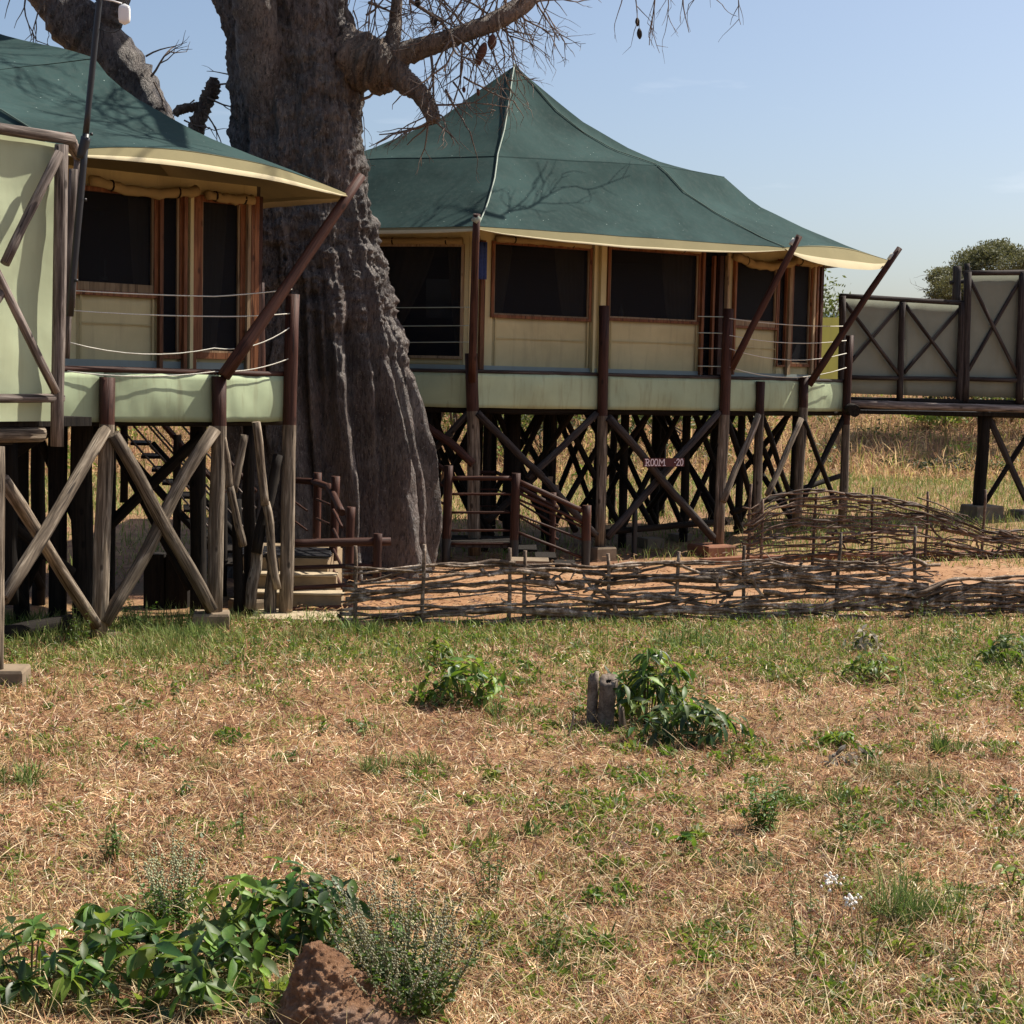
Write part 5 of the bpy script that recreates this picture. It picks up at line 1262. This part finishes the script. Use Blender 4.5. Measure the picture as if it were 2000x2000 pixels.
def pick(n, pal, wts):
    k = G.choice(len(pal), n, p=np.array(wts) / sum(wts)); c = np.array(pal)[k] * G.uniform(.7, 1.25, (n, 1)); return np.clip(c, 0, .95)
STRAW = [(.62, .41, .22), (.43, .235, .12), (.85, .67, .46), (.29, .135, .072), (.13, .058, .034), (.34, .31, .1)]
# dry straw lying on the soil
P = scatter(300000, -260, 2260, 1165, 2160, 1.25)
f_ = front_of_path(P); n0 = ns(P, .9, 2); keep = f_ & (G.random(len(P)) < .74 + .5 * n0)
P = drop(P[keep]); N = len(P); dist = P[:, 1]
lnS = G.uniform(.045, .16, N) * (.8 + dist * .02)
blades('dry_grass', P + np.stack([np.zeros(N), np.zeros(N), G.uniform(0, .035, N)], 1), G.uniform(0, 2 * np.pi, N), np.radians(np.clip(G.normal(15, 22, N), -12, 80)), lnS, G.uniform(.0035, .0085, N) * (.75 + dist * .045), pick(N, STRAW, (3.6, 4.4, 2.5, 4.4, 4.4, 1.7)) * np.stack([1 + .5 * ns(P, .8, 21), 1 + .62 * ns(P, .8, 21), 1 + .7 * ns(P, .8, 21)], 1) * (1 + .35 * ns(P, 3.1, 22))[:, None], np.radians(G.uniform(-15, 45, N)))
# the same straw further out to both sides
P = np.concatenate([scatter(70000, -2300, -250, 1165, 2300, 1.0), scatter(70000, 2250, 4300, 1165, 2300, 1.0)]); P = P[front_of_path(P)]; P = drop(P); N = len(P)
blades('dry_grass', P + np.array([0, 0, .015]), G.uniform(0, 2 * np.pi, N), np.radians(np.clip(G.normal(15, 22, N), -12, 80)), G.uniform(.06, .2, N), G.uniform(.007, .014, N), pick(N, STRAW, (3.6, 4.4, 2.5, 4.4, 4.4, 1.7)), np.radians(G.uniform(-15, 45, N)))
# longer bleached straws in the foreground and standing stalks
P = scatter(16000, -200, 2200, 1250, 2140, .8); P = P[front_of_path(P)]; P = drop(P); N = len(P)
blades('dry_grass', P + np.array([0, 0, .02]), G.uniform(0, 2 * np.pi, N), np.radians(np.clip(G.normal(14, 20, N), 0, 80)), G.uniform(.15, .42, N), G.uniform(.003, .0055, N), pick(N, [(.68, .55, .33), (.58, .42, .2), (.4, .3, .14)], (4, 4, 2)), np.radians(G.uniform(0, 60, N)))
# green grass: a belt before the fence and posts, patches further forward
P = scatter(190000, -260, 2260, 1165, 2120, 1.35); f_ = front_of_path(P, .1)
yy = P[:, 1]; n1 = ns(P, .55, 7); n2 = ns(P, 2.2, 3)
belt = np.exp(-((yy - 20.6) / 2.6) ** 2) * (1.25 + .6 * n1) + .5 * np.clip((n1 + .6 * n2 - .12) * 2.2, 0, 1) + .045
belt = np.where(P[:, 0] > 3.5, belt * .85, belt)
keep = f_ & (G.random(len(P)) < belt * .6 * np.clip(1 + 1.1 * n2, .2, 1.6)); P = drop(P[keep]); N = len(P)
blades('green_grass', P, G.uniform(0, 2 * np.pi, N), np.radians(G.uniform(35, 88, N)), G.uniform(.06, .2, N) * np.clip(P[:, 1] / 17, .6, 1.25), G.uniform(.004, .009, N) * (.6 + P[:, 1] * .04), pick(N, [(.19, .27, .05), (.11, .2, .035), (.3, .34, .09), (.42, .36, .15), (.07, .13, .03)], (4, 4, 3, 2, 2)), np.radians(G.uniform(-5, 50, N)))
# grass around and behind the decks
def strip(n, x0, x1, Y0, Y1):
    P = np.zeros((n, 3)); P[:, 0] = G.uniform(x0, x1, n); P[:, 1] = Y0 + (Y1 - Y0) * G.random(n); return P
P = strip(64000, -14, 20, 25, 47)
inpath = ((P[:, 1] > 20.5) & (P[:, 1] < 29.5) & (P[:, 0] > -4.6)); und = (P[:, 1] < 37) & (P[:, 0] < 5) & (G.random(len(P)) < .72)
P = drop(P[~inpath & ~und]); N = len(P)
blades('green_grass', P, G.uniform(0, 2 * np.pi, N), np.radians(G.uniform(40, 88, N)), G.uniform(.12, .34, N), G.uniform(.012, .024, N), pick(N, [(.22, .28, .06), (.14, .21, .045), (.34, .34, .11), (.5, .38, .17)], (5, 4, 3, 2.5)), np.radians(G.uniform(0, 50, N)))
# small broad leafed weeds, thick along the fence and thin over the lawn
P = scatter(26000, -200, 2200, 1185, 2080, 1.5); n1 = ns(P, .6, 31); n2 = ns(P, 1.9, 32)
w_ = np.exp(-((P[:, 1] - 20.2) / 2.6) ** 2) * (.55 + .7 * n1) + .42 * np.clip((n1 + .8 * n2 - .02) * 2, 0, 1) * np.clip(.55 + P[:, 0] * .16, .25, 1.2) + .015
P = drop(P[front_of_path(P) & (G.random(len(P)) < w_)])
Q = scatter(420, -100, 2150, 1290, 1900, 1.2); Q = drop(Q[G.random(len(Q)) < np.clip(.3 + Q[:, 0] * .11 + .8 * ns(Q, .7, 41), .06, .75)])
big = [(Vector(p) + Vector((0, 0, .03)), (G.uniform(.08, .26), G.uniform(.07, .2), G.uniform(.04, .1)), int(G.integers(50, 150)), G.uniform(.02, .036)) for p in Q]
setp(leafcloud('ground_weeds', big[::2], 'leaf', None, 73), kind='stuff'); setp(leafcloud('ground_weeds', big[1::2], 'leafy', None, 74), kind='stuff')
cl = [(Vector(p) + Vector((0, 0, .02)), (G.uniform(.04, .16), G.uniform(.04, .14), G.uniform(.02, .09)), int(G.integers(12, 34)), G.uniform(.018, .036)) for p in P]
setp(leafcloud('ground_weeds', cl[::2], 'leaf', None, 71), kind='stuff'); setp(leafcloud('ground_weeds', cl[1::2], 'leafy', None, 72), kind='stuff')
# under the left tent and at the foot of the posts
P = strip(9000, -9, -3.2, 18.2, 21.6); P = drop(P); N = len(P)
blades('green_grass', P, G.uniform(0, 2 * np.pi, N), np.radians(G.uniform(50, 88, N)), G.uniform(.1, .36, N) * (ns(P, 1.1, 5) * .8 + .75), G.uniform(.006, .012, N), pick(N, [(.2, .24, .06), (.12, .17, .04), (.34, .33, .12)], (4, 4, 2)), np.radians(G.uniform(-5, 45, N)))
# litter blown over the path
P = scatter(5200, 560, 2300, 1085, 1215, .8); P = P[~front_of_path(P, .1)]; P[:, 2] = PZ + .03; N = len(P)
blades('leaf_litter', P, G.uniform(0, 2 * np.pi, N), np.radians(G.uniform(-4, 22, N)), G.uniform(.05, .2, N), G.uniform(.01, .03, N), pick(N, [(.3, .17, .08), (.14, .07, .04), (.5, .34, .18)], (4, 4, 2)), np.radians(G.uniform(0, 30, N)))
# tall dry grass of the bank
P = strip(90000, -26, 34, 46, 72); P = P[G.random(len(P)) < .85 + .5 * ns(P, .2, 9)]; P = drop(P); N = len(P)
blades('tall_dry_grass', P, G.uniform(0, 2 * np.pi, N), np.radians(G.uniform(22, 86, N)), G.uniform(.3, .9, N) * np.clip((P[:, 1] - 45) / 3, .35, 1), G.uniform(.02, .045, N), pick(N, [(.5, .34, .17), (.36, .21, .11), (.6, .45, .24), (.3, .17, .1), (.33, .28, .09), (.18, .2, .05)], (4, 4.5, 1.6, 3.2, 2.4, 2.4)) * (1.1 + .35 * ns(P, .5, 4))[:, None], np.radians(G.uniform(0, 60, N)), mat='tallblade')

# low leafy scrub mixed through the bank
V = [];
for i in range(120):
    Y = 47.5 + 22 * G.random(); X = G.uniform(-24, 32); V.append((Vector((X, Y, ground_z(X, Y) + .25)), (G.uniform(.4, 1.1), G.uniform(.4, 1), G.uniform(.25, .6)), int(G.integers(60, 170)), .085))
setp(leafcloud('undergrowth', V[:70], 'bushleaf', None, 77), kind='stuff'); setp(leafcloud('undergrowth', V[70:], 'leafy', None, 78), kind='stuff')
# ------------------------------------------------------------------ leafy plants, leaf by leaf
def leaf_mesh(name, wr, mat, droop=.35, fold=.25, nseg=4):
    vs = []; fs = []
    for i in range(nseg + 1):
        t = i / nseg; wd = wr * math.sin(math.pi * min(.97, max(.03, t ** .85))) * .5; z = -droop * t * t
        if i == nseg: wd = .01
        vs += [(-wd, t, z + fold * wd), (0, t, z), (wd, t, z + fold * wd)]
    for i in range(nseg):
        b = i * 3; fs += [(b, b + 1, b + 4, b + 3), (b + 1, b + 2, b + 5, b + 4)]
    me = bpy.data.meshes.new(name); me.from_pydata(vs, [], fs); me.materials.append(MT[mat])
    me.polygons.foreach_set('use_smooth', [True] * len(fs)); return me
LM = {k: [leaf_mesh('leaf', w_, m, d, f) for w_, d, f in ((.42, .3, .35), (.36, .5, .25), (.48, .15, .5), (.4, .4, .3))] for k, m in (('g', 'leaf'), ('y', 'leafy'), ('s', 'bushleaf'), ('d', 'greydry'))}
LM['k'] = [leaf_mesh('leaf', w_, 'leafdark', d, f) for w_, d, f in ((.42, .3, .35), (.36, .5, .25), (.48, .15, .5))]
LM['m'] = [leaf_mesh('leaf', w_, 'leafdark', d, f) for w_, d, f in ((.27, .35, .35), (.3, .55, .3))]
LM['n'] = [leaf_mesh('leaf', w_, 'leaf', d, f) for w_, d, f in ((.27, .35, .35), (.3, .55, .3))]
def leaf_matrix(p, d, ln, rg, flat=.5):
    y = d.normalized(); upv = Vector((rg.gauss(0, .35), rg.gauss(0, .35), 1)); x = y.cross(upv)
    if x.length < 1e-3: x = Vector((1, 0, 0))
    x.normalize(); z = x.cross(y)
    m = Matrix((x * ln, y * ln, z * ln)).transposed().to_4x4(); m.translation = p; return m
def leafy(name, label, px, py, w_, h, n, ls, kinds='ggggy', seed=0, parts=True, group=None, cat='bush', mode='dome', depth=None, droop=.5):
    """A low plant. dome: whorls of leaves over the whole rounded surface; arch: arching stems with leaves in pairs along them."""
    c = gnd(px, py); rg = random.Random(seed + 1000); r = thing(name, label, cat, c, group); mb = MB(); jl = []
    depth = depth or w_ * .8
    lump = [(rg.uniform(0, 6.3), rg.uniform(.75, 1.25)) for _ in range(5)]
    def shape(a): return 1 + .16 * math.sin(2 * a + seed) + .13 * math.sin(3 * a + 2.1 * seed) + .1 * math.sin(5 * a + seed)
    if mode == 'dome':
        while len(jl) < n:
            a = rg.uniform(0, 6.283); el = math.asin(rg.random() ** .8); f = rg.uniform(.62, 1.0)
            nr = Vector((math.cos(a) * math.cos(el), math.sin(a) * math.cos(el), math.sin(el)))
            s_ = shape(a) * f; e = c + Vector((nr.x * w_ / 2 * s_, nr.y * depth / 2 * s_, max(.03, nr.z * h * (f + .12 * math.sin(4 * a + seed * 2)) * rg.uniform(.8, 1.1))))
            b = c + Vector((nr.x * w_ * .1, nr.y * depth * .1, 0)); mid = b.lerp(e, .55) + Vector((0, 0, h * .12))
            if rg.random() < .6: mb.tube([b, mid, e], [.006, .005, .003], 4, cap=False)
            t1 = nr.orthogonal().normalized(); t2 = nr.cross(t1); a0 = rg.uniform(0, 6.3); k = rg.choice((3, 4, 5))
            for j in range(k):
                an = a0 + 6.283 * j / k + rg.gauss(0, .3); d = (t1 * math.cos(an) + t2 * math.sin(an)) * .85 + nr * rg.uniform(.1, .6) - Vector((0, 0, droop * rg.uniform(.1, .8)))
                jl.append((e, d, ls * rg.uniform(.6, 1.25), rg.choice(kinds)))
    else:
        ns_ = max(3, n // 18)
        for i in range(ns_):
            a = 6.283 * i / ns_ + rg.gauss(0, .5); q = rg.uniform(.35, 1.0); hh = h * (1.05 - .5 * q) * rg.uniform(.75, 1.1)
            e = c + Vector((math.cos(a) * w_ / 2 * q, math.sin(a) * depth / 2 * q, hh * .6)); m1 = c + Vector((math.cos(a) * w_ / 2 * q * .45, math.sin(a) * depth / 2 * q * .45, hh * 1.15))
            pts = []
            for k in range(11):
                t = k / 10; pts.append(c * (1 - t) ** 2 + m1 * 2 * t * (1 - t) + e * t * t)
            mb.tube(pts, [.008 * (1 - .7 * k / 10) for k in range(11)], 4, cap=False)
            kk = n // ns_
            for j in range(kk):
                t = .3 + .7 * j / kk; f = t * 10; k = min(9, int(f)); p = pts[k].lerp(pts[k + 1], f - k); dr = (pts[k + 1] - pts[k]).normalized()
                sd = dr.cross(Vector((0, 0, 1))); sd = sd.normalized() if sd.length > .01 else Vector((1, 0, 0))
                d = sd * (1 if j % 2 else -1) + dr * rg.uniform(.3, .8) - Vector((0, 0, droop * rg.uniform(.4, 1.1)))
                jl.append((p, d, ls * rg.uniform(.7, 1.2) * (1.1 - .3 * t), rg.choice(kinds)))
    mb.build('stem', MT['stem'], r)
    jl = jl[:n]
    if parts:
        for p, d, l_, k in jl:
            o = bpy.data.objects.new('leaf', rg.choice(LM[k])); COL.objects.link(o); o.parent = r
            m = leaf_matrix(p, d, l_, rg); m.translation = m.translation - c; o.matrix_local = m
    else:
        for kk in sorted(set(k for *_, k in jl)):
            fb = MB()
            for p, d, l_, k in jl:
                if k != kk: continue
                me = rg.choice(LM[k]); m = leaf_matrix(p, d, l_, rg); fb.add([m @ v.co for v in me.vertices], [tuple(f.vertices) for f in me.polygons])
            o = fb.build('foliage', LM[kk][0].materials[0], r); o['kind'] = 'stuff'
    return r
def tuft(label, px, py, w_, h, n, pal='green', seed=0, name='grass_tuft', cat='grass tuft', wd=.006, group=None, lean=0):
    c = gnd(px, py); g = np.random.default_rng(seed + 50); PAL = {'green': [(.12, .19, .04), (.2, .26, .06), (.07, .12, .03)], 'olive': [(.2, .2, .07), (.12, .14, .045), (.34, .3, .12)], 'bluish': [(.1, .15, .07), (.15, .19, .08)]}[pal]
    a = g.uniform(0, 2 * np.pi, n); m = max(3, int(w_ * 14)); ca = g.uniform(0, 2 * np.pi, m); cq = g.random(m) ** .5 * w_ * .46
    sub_ = g.integers(0, m, n); q = g.random(n) * w_ * .1; hs = g.uniform(.35, 1.1, m)[sub_]
    P = np.array(c) + np.stack([np.cos(ca[sub_]) * cq[sub_] + np.cos(a) * q, np.sin(ca[sub_]) * cq[sub_] * .7 + np.sin(a) * q, np.zeros(n)], 1); h = h * hs
    k = g.integers(0, len(PAL), n); colr = np.array(PAL)[k] * g.uniform(.75, 1.25, (n, 1))
    o = blades(name, P - np.array(c), a + g.normal(0, .7, n), np.radians(g.uniform(35, 88, n)), h * g.uniform(.5, 1.15, n), wd * g.uniform(.6, 1.3, n), colr, np.radians(g.uniform(0, 50, n)), None, None)
    r = thing(name, label, cat, c, group); o.name = 'blades'; o.parent = r; o['kind'] = 'stuff'; return r
def weed(label, px, py, h, nst, spread, seed, leafy_=True, cat='weed', seeds=False, base=True, lmat='leaf', name='weed', bl=.05, twiggy=False):
    """Upright weed: thin stalks, small leaves up them, sometimes dotted with seed heads."""
    c = gnd(px, py); rg = random.Random(seed + 9); r = thing(name, label, cat, c); sb = MB(); lf = MB(); sd = MB()
    def stalk(b, e, rad, lv):
        m = b.lerp(e, .5) + Vector((rg.gauss(0, .02), rg.gauss(0, .02), .02)); pts = [b, m, e]; sb.tube(pts, [rad, rad * .8, rad * .4], 4, cap=False)
        if lv and rg.random() < .7:
            for _ in range(rg.randint(1, 3)):
                q = m.lerp(e, rg.random()); stalk(q, q + (e - b).normalized() * .1 * h / .4 + Vector((rg.gauss(0, .06), rg.gauss(0, .06), .02)), rad * .6, lv - 1)
        ln = (e - b).length
        if seeds:
            for t in np.arange(.3, 1.0, .021 / max(ln, .1)):
                for _ in range(2):
                    p = (b.lerp(m, t * 2) if t < .5 else m.lerp(e, t * 2 - 1)) + Vector((rg.gauss(0, .007), rg.gauss(0, .007), 0)); s = rg.uniform(.0045, .008)
                    sd.add([p + Vector((s, 0, 0)), p + Vector((-s, 0, 0)), p + Vector((0, s, 0)), p + Vector((0, -s, 0)), p + Vector((0, 0, s * 1.3)), p + Vector((0, 0, -s))], [(0, 2, 4), (2, 1, 4), (1, 3, 4), (3, 0, 4), (2, 0, 5), (1, 2, 5), (3, 1, 5), (0, 3, 5)])
        if leafy_:
            k = max(2, int(ln / .022)); 
            for i in range(k):
                t = rg.random() * (.55 if seeds else 1.0); p = b.lerp(m, t * 2) if t < .5 else m.lerp(e, t * 2 - 1); an = rg.uniform(0, 6.3)
                me = rg.choice(LM['g']); mm = leaf_matrix(p, Vector((math.cos(an), math.sin(an), rg.uniform(-.1, .9))), bl * rg.uniform(.5, 1.2) * (1.1 - .5 * t), rg); lf.add([mm @ v.co for v in me.vertices], [tuple(f.vertices) for f in me.polygons])
    for i in range(nst):
        a = rg.uniform(0, 6.3); q = rg.random() ** .6 * spread
        b = c + Vector((math.cos(a) * q * .35, math.sin(a) * q * .35, 0)); stalk(b, c + Vector((math.cos(a) * q, math.sin(a) * q, h * rg.uniform(.55, 1.05))), .0035, 1 if twiggy else 0)
    sb.build('stem', MT['stem'], r)
    if lf.v: setp(lf.build('foliage', MT[lmat], r), kind='stuff')
    if sd.v: setp(sd.build('seed_heads', MT['seed'], r), kind='stuff')
    return r
# foreground bush, in three plants
leafy('leafy_bush', 'large dark leafed bush in the foreground just behind the earth mound', 585, 1850, .95, .48, 240, .14, 'kkg', 1)
leafy('leafy_bush', 'widest broad leafed bush in the foreground with bright green middle leaves', 330, 1950, 1.3, .4, 298, .15, 'kgkgy', 2)
leafy('leafy_bush', 'low broad leafed bush cut by the bottom left edge beside the widest bush', 60, 1955, .95, .42, 240, .12, 'kggy', 3)
leafy('leafy_bush', 'bright green leaf clump filling the middle between the two tallest foreground bushes', 470, 1880, .7, .5, 150, .13, 'gyyg', 51)
leafy('leafy_bush', 'sprig of drooping dark leaves at the back left of the widest foreground bush', 215, 1850, .6, .45, 60, .17, 'g', 4, droop=.9, mode='arch')
leafy('leafy_bush', 'small sprig with five spread leaves low before the widest foreground bush', 410, 1975, .35, .18, 16, .14, 'g', 5)
weed('tall dotted seed stalks rising from behind the widest foreground bush', 335, 1815, .5, 26, .26, 6, True, seeds=True, name='seed_weed')
weed('big bushy weed with dotted seed spikes right of the earth mound', 790, 1985, .66, 66, .5, 7, True, seeds=True, name='seed_weed', bl=.06)
weed('thin weed with pale seed tip above the left foreground bush', 350, 1720, .32, 3, .05, 8, False, seeds=True, name='seed_weed')
tuft('tuft of pale yellow green grass in front of the widest foreground bush', 520, 1965, .4, .26, 170, 'olive', 8, wd=.004)
# mid ground bushes
leafy('leafy_bush', 'round leafy bush with dark base alone in the middle of the lawn', 905, 1375, 1.0, .5, 295, .14, 'kgyyg', 11)
leafy('leafy_bush', 'smaller ragged green bush just behind the round bush', 860, 1305, .6, .36, 90, .1, 'ggy', 12, parts=False)
leafy('leafy_bush', 'tall bush of long drooping leaves growing behind the split stump', 1262, 1418, .9, .8, 298, .17, 'nnmmy', 13, droop=1.0)
leafy('leafy_bush', 'low bush of drooping leaves spreading right of the stump', 1345, 1450, 1.1, .46, 290, .16, 'nmms', 14, droop=.9)
leafy('leafy_bush', 'single arching leafy stem over the top left of the stump', 1178, 1412, .6, .66, 60, .17, 'ny', 15, droop=.9, mode='arch')
leafy('leafy_bush', 'bright green low bush on the right lawn below the grey dry twigs', 1705, 1330, .78, .34, 150, .1, 'ggy', 16, parts=False)
leafy('leafy_bush', 'dark rounded bush cut by the right edge of the lawn', 1975, 1300, .8, .42, 160, .12, 'gggs', 17, parts=False)
leafy('leafy_bush', 'heap of pale grey dry leafed twigs on the lawn near the path fence', 1690, 1272, .55, .3, 90, .1, 'ddds', 18, parts=False)
leafy('leafy_bush', 'broad light green weed leaves right of the lawn beside the pale dry litter', 1640, 1462, .5, .26, 34, .12, 'gyg', 19, mode='arch')
leafy('leafy_bush', 'flat patch of pale curled dry leaves on the right lawn', 1665, 1490, .55, .09, 60, .1, 'd', 20, parts=False)
leafy('leafy_bush', 'thin leafy twig with yellow green leaves at the right edge', 1975, 1745, .4, .36, 22, .08, 'y', 21, mode='arch')
leafy('leafy_bush', 'small dark weed at the right edge under the lawn bushes', 1975, 1590, .3, .26, 40, .06, 'g', 22, parts=False)
leafy('leafy_bush', 'dark fleshy weed in the middle lawn right of the rosette', 1340, 1665, .3, .16, 30, .09, 'g', 23)
leafy('leafy_bush', 'small dark round weed above the rosette in the mid lawn', 1066, 1552, .14, .11, 16, .06, 'g', 24, parts=False)
leafy('leafy_bush', 'tiny dark weed right of the mid lawn beside bare straw', 1350, 1600, .16, .12, 18, .06, 'g', 25, parts=False)
leafy('leafy_bush', 'dark green clump of weeds on the left lawn above the tall single stem', 285, 1478, .6, .16, 70, .06, 'g', 26, parts=False)
leafy('leafy_bush', 'low dark weed patch left of the round lawn bush', 690, 1437, .62, .18, 80, .07, 'gs', 27, parts=False)
leafy('leafy_bush', 'dark weed hugging the ground at the left between straw', 362, 1560, .2, .17, 26, .06, 'g', 28, parts=False)
# weeds
weed('tall single upright weed with yellowing base on the left lawn', 468, 1660, .42, 3, .035, 31, True, bl=.07)
weed('short fresh green upright weed on the far left lawn', 222, 1685, .3, 16, .12, 32, True, bl=.05)
weed('thin grey green weed in the middle lawn left of the straw patch', 955, 1760, .42, 10, .15, 33, True, bl=.045)
weed('wiry little weed before the middle of the lawn near the bottom', 1068, 1880, .34, 7, .12, 34, True, bl=.035, twiggy=True)
weed('tall wiry bare weed among straw at the lower right', 1568, 1890, .5, 5, .14, 35, True, bl=.035, twiggy=True)
weed('spreading leafless wiry weed right of the tall wiry weed', 1700, 1880, .46, 8, .34, 36, False, twiggy=True)
weed('leaning wiry weed at the lower right below the feathery grass', 1880, 1880, .48, 4, .22, 37, True, bl=.03, twiggy=True)
weed('leafy upright weeds right of centre on the lawn', 1490, 1625, .46, 22, .25, 38, True, bl=.07)
weed('slim upright weed between the right lawn and the grass', 1650, 1660, .4, 6, .12, 39, True, bl=.05, twiggy=True)
weed('slender tall weed standing before the path fence', 1530, 1270, .6, 3, .06, 40, True, bl=.05)
weed('feathery green weed at the right before the low fence', 1805, 1245, .62, 7, .12, 41, True, bl=.045)
weed('thin dark weed right of the feathery one before the low fence', 1862, 1260, .55, 4, .07, 42, True, bl=.045)
weed('fine upright weeds under the stump bush to its right', 1425, 1500, .3, 7, .1, 43, True, bl=.05)
weed('upright weed before the drooping bush at the stump', 1290, 1455, .26, 7, .12, 44, True, bl=.05)
weed('white flowered green weed under the left deck between its posts', 270, 1235, .42, 16, .25, 45, True, bl=.06)
weed('taller green weed at the foot of the left deck front post', 150, 1265, .55, 12, .2, 46, True, bl=.06)
# tufts and rosettes
for i, (lb_, x, y, w_, h, n, pal, wd) in enumerate((
    ('green rosette of strap leaves in the middle lawn', 1068, 1640, .3, .17, 34, 'green', .022), ('green rosette of strap leaves low in the foreground', 1168, 1845, .28, .17, 34, 'green', .02),
    ('small star shaped rosette left of the lawn middle', 838, 1640, .2, .12, 24, 'green', .016), ('thick tuft of bright grass left of the lawn middle', 790, 1510, .75, .24, 330, 'green', .007),
    ('feathery bright green grass clump at the lower right', 1790, 1800, .6, .42, 420, 'green', .006), ('bright green grass clump right of centre', 1590, 1570, .62, .3, 420, 'green', .008),
    ('green grass patch at the right above the dry leaves', 1770, 1520, .85, .2, 420, 'olive', .007), ('green clump near the right edge of the lawn', 1885, 1475, .6, .22, 240, 'green', .012),
    ('grass tuft cut by the left edge of the lawn', 25, 1530, .6, .24, 240, 'green', .01), ('bright grass tuft before the path fence right of the stump', 1345, 1262, .9, .34, 300, 'green', .012),
    ('grass tuft at the left end of the path fence', 715, 1240, .7, .32, 240, 'green', .012), ('thin olive tuft left of the single stem', 410, 1505, .5, .2, 120, 'olive', .006),
    ('olive grass patch in the lower middle', 1400, 1800, .8, .16, 260, 'olive', .005), ('bluish grass patch in the lower right middle', 1450, 1700, .5, .2, 160, 'bluish', .006),
    ('short green tuft on the bare straw at upper left', 565, 1570, .25, .12, 60, 'green', .008), ('green tuft below the round bush', 1010, 1400, .5, .2, 130, 'green', .01),
    ('green tuft between the stump and the right bushes', 1510, 1330, .5, .2, 130, 'olive', .01), ('olive tuft at the right below the dark bush', 1910, 1345, .5, .18, 120, 'olive', .008),
    ('grass tuft at the left deck corner post', 610, 1250, .6, .32, 200, 'olive', .011), ('green tuft under the left deck concrete block', 350, 1250, .7, .34, 240, 'green', .011), ('short tuft in front of the earth mound bush', 940, 1640, .3, .2, 70, 'green', .008))):
    tuft(lb_, x, y, w_ * 1.15, h, int(n * 1.3), pal, i, wd=wd)
# white seed fluff on a wiry stem
for i, (x, y, l_) in enumerate(((1612, 1695, 'upper tuft of white seed fluff on a wiry weed at lower right'), (1650, 1738, 'lower tuft of white seed fluff on a wiry weed at lower right'))):
    g_ = gnd(x + 18, y + 90); p = Vector((g_.x - .03, g_.y, g_.z + .22)); r = thing('seed_fluff', l_, 'seed head', g_)
    rg = random.Random(i); mb = MB()
    for _ in range(26):
        q = p + Vector((rg.gauss(0, .03), rg.gauss(0, .02), rg.gauss(0, .022))); s = rg.uniform(.006, .013)
        mb.tube([q - Vector((0, 0, s)), q, q + Vector((0, 0, s))], [s * .3, s, s * .3], 6)
    setp(mb.build('fluff', MT['fluff'], r), kind='stuff'); mb = MB(); mb.tube([g_, p - Vector((0, 0, .02))], .003, 4); mb.build('stem', MT['stem'], r)

# ------------------------------------------------------------------ stump and mound
ST = thing('tree_stump', 'split grey post stump standing in the lawn among drooping leaves', 'stump', gnd(1170, 1420))
def stumpbit(px, pyb, pyt, rx, ry, seed, lean=0, name='stump_half'):
    b = gnd(px, pyb); hgt = (pyb - pyt) / FOC * b.y; mb = MB(); rows = []
    for j in range(9):
        t = j / 8; row = []
        for k in range(17):
            a = 2 * math.pi * k / 16; s = 1 + .25 * noise.noise(Vector((math.cos(a) * 2 + seed, math.sin(a) * 2, t * 1.5))) + .12 * noise.noise(Vector((math.cos(a) * 7, math.sin(a) * 7 + seed, t * 2)))
            zt_ = hgt * t + (.05 * math.cos(a * 1 + seed) + .03 * noise.noise(Vector((a * 2, seed, 0)))) * (t == 1)
            row.append(b + Vector((math.cos(a) * rx * s + lean * t, math.sin(a) * ry * s, zt_ - .05 * (t == 0))))
        rows.append(row)
    cc = sum((p for p in rows[-1][:-1]), Vector()) / 16
    rows.append([cc + (p - cc) * .3 - Vector((0, 0, .02)) for p in rows[-1]])
    mb.grid(rows); return mb.build(name, MT['stumpwood' if name != 'splinter' else 'natural'], ST)
stumpbit(1156, 1418, 1316, .052, .06, 1); stumpbit(1182, 1422, 1324, .082, .07, 5, .02); stumpbit(1218, 1432, 1385, .03, .03, 8, -.03, 'splinter'); stumpbit(1110, 1440, 1398, .012, .012, 9, .05, 'splinter')
mdc = gnd(655, 2010); MD = thing('earth_mound', 'reddish termite earth mound at the bottom edge between bush and seed weed', 'mound', mdc)
rows = []
for j in range(91):
    t = j / 90; row = []; hh = .5 * t
    for k in range(161):
        a = 2 * math.pi * k / 160; rr = .31 * (1 - t) ** .95 + .035 * (1 - t ** 6)
        dvec = Vector((math.cos(a), math.sin(a), 0)); p = mdc + Vector((-.13, 0, 0)) * t + dvec * rr * Vector((1, .9, 0)).length / 1.35 * (1.17 + .3 * math.cos(a))
        q = p + Vector((0, 0, hh))
        e = .035 * noise.noise(q * 5) + .025 * noise.noise(q * 13) + .014 * noise.noise(q * 30) + .012 * ridged(q * 22) + .012 * noise.noise(q * 62)
        row.append(q + dvec * e + Vector((0, 0, .5 * e)) - Vector((0, 0, .06)))
    rows.append(row)
mb = MB(); mb.grid(rows); mb.build('mound', MT['mound'], MD)
rg = random.Random(4); mb = MB()
for i in range(60):
    a = rg.uniform(0, 6.3); q = mdc + Vector((math.cos(a) * rg.uniform(.35, .5) + .05, math.sin(a) * .35, .01)); q.z = ground_z(q.x, q.y); s = rg.uniform(.008, .025)
    mb.tube([q, q + Vector((s * .6, 0, s)), q + Vector((s, s * .5, s * 1.3))], [s, s * .9, s * .3], 5, rough=.5, seed=i)
setp(mb.build('clods', MT['mound'], MD), kind='stuff')
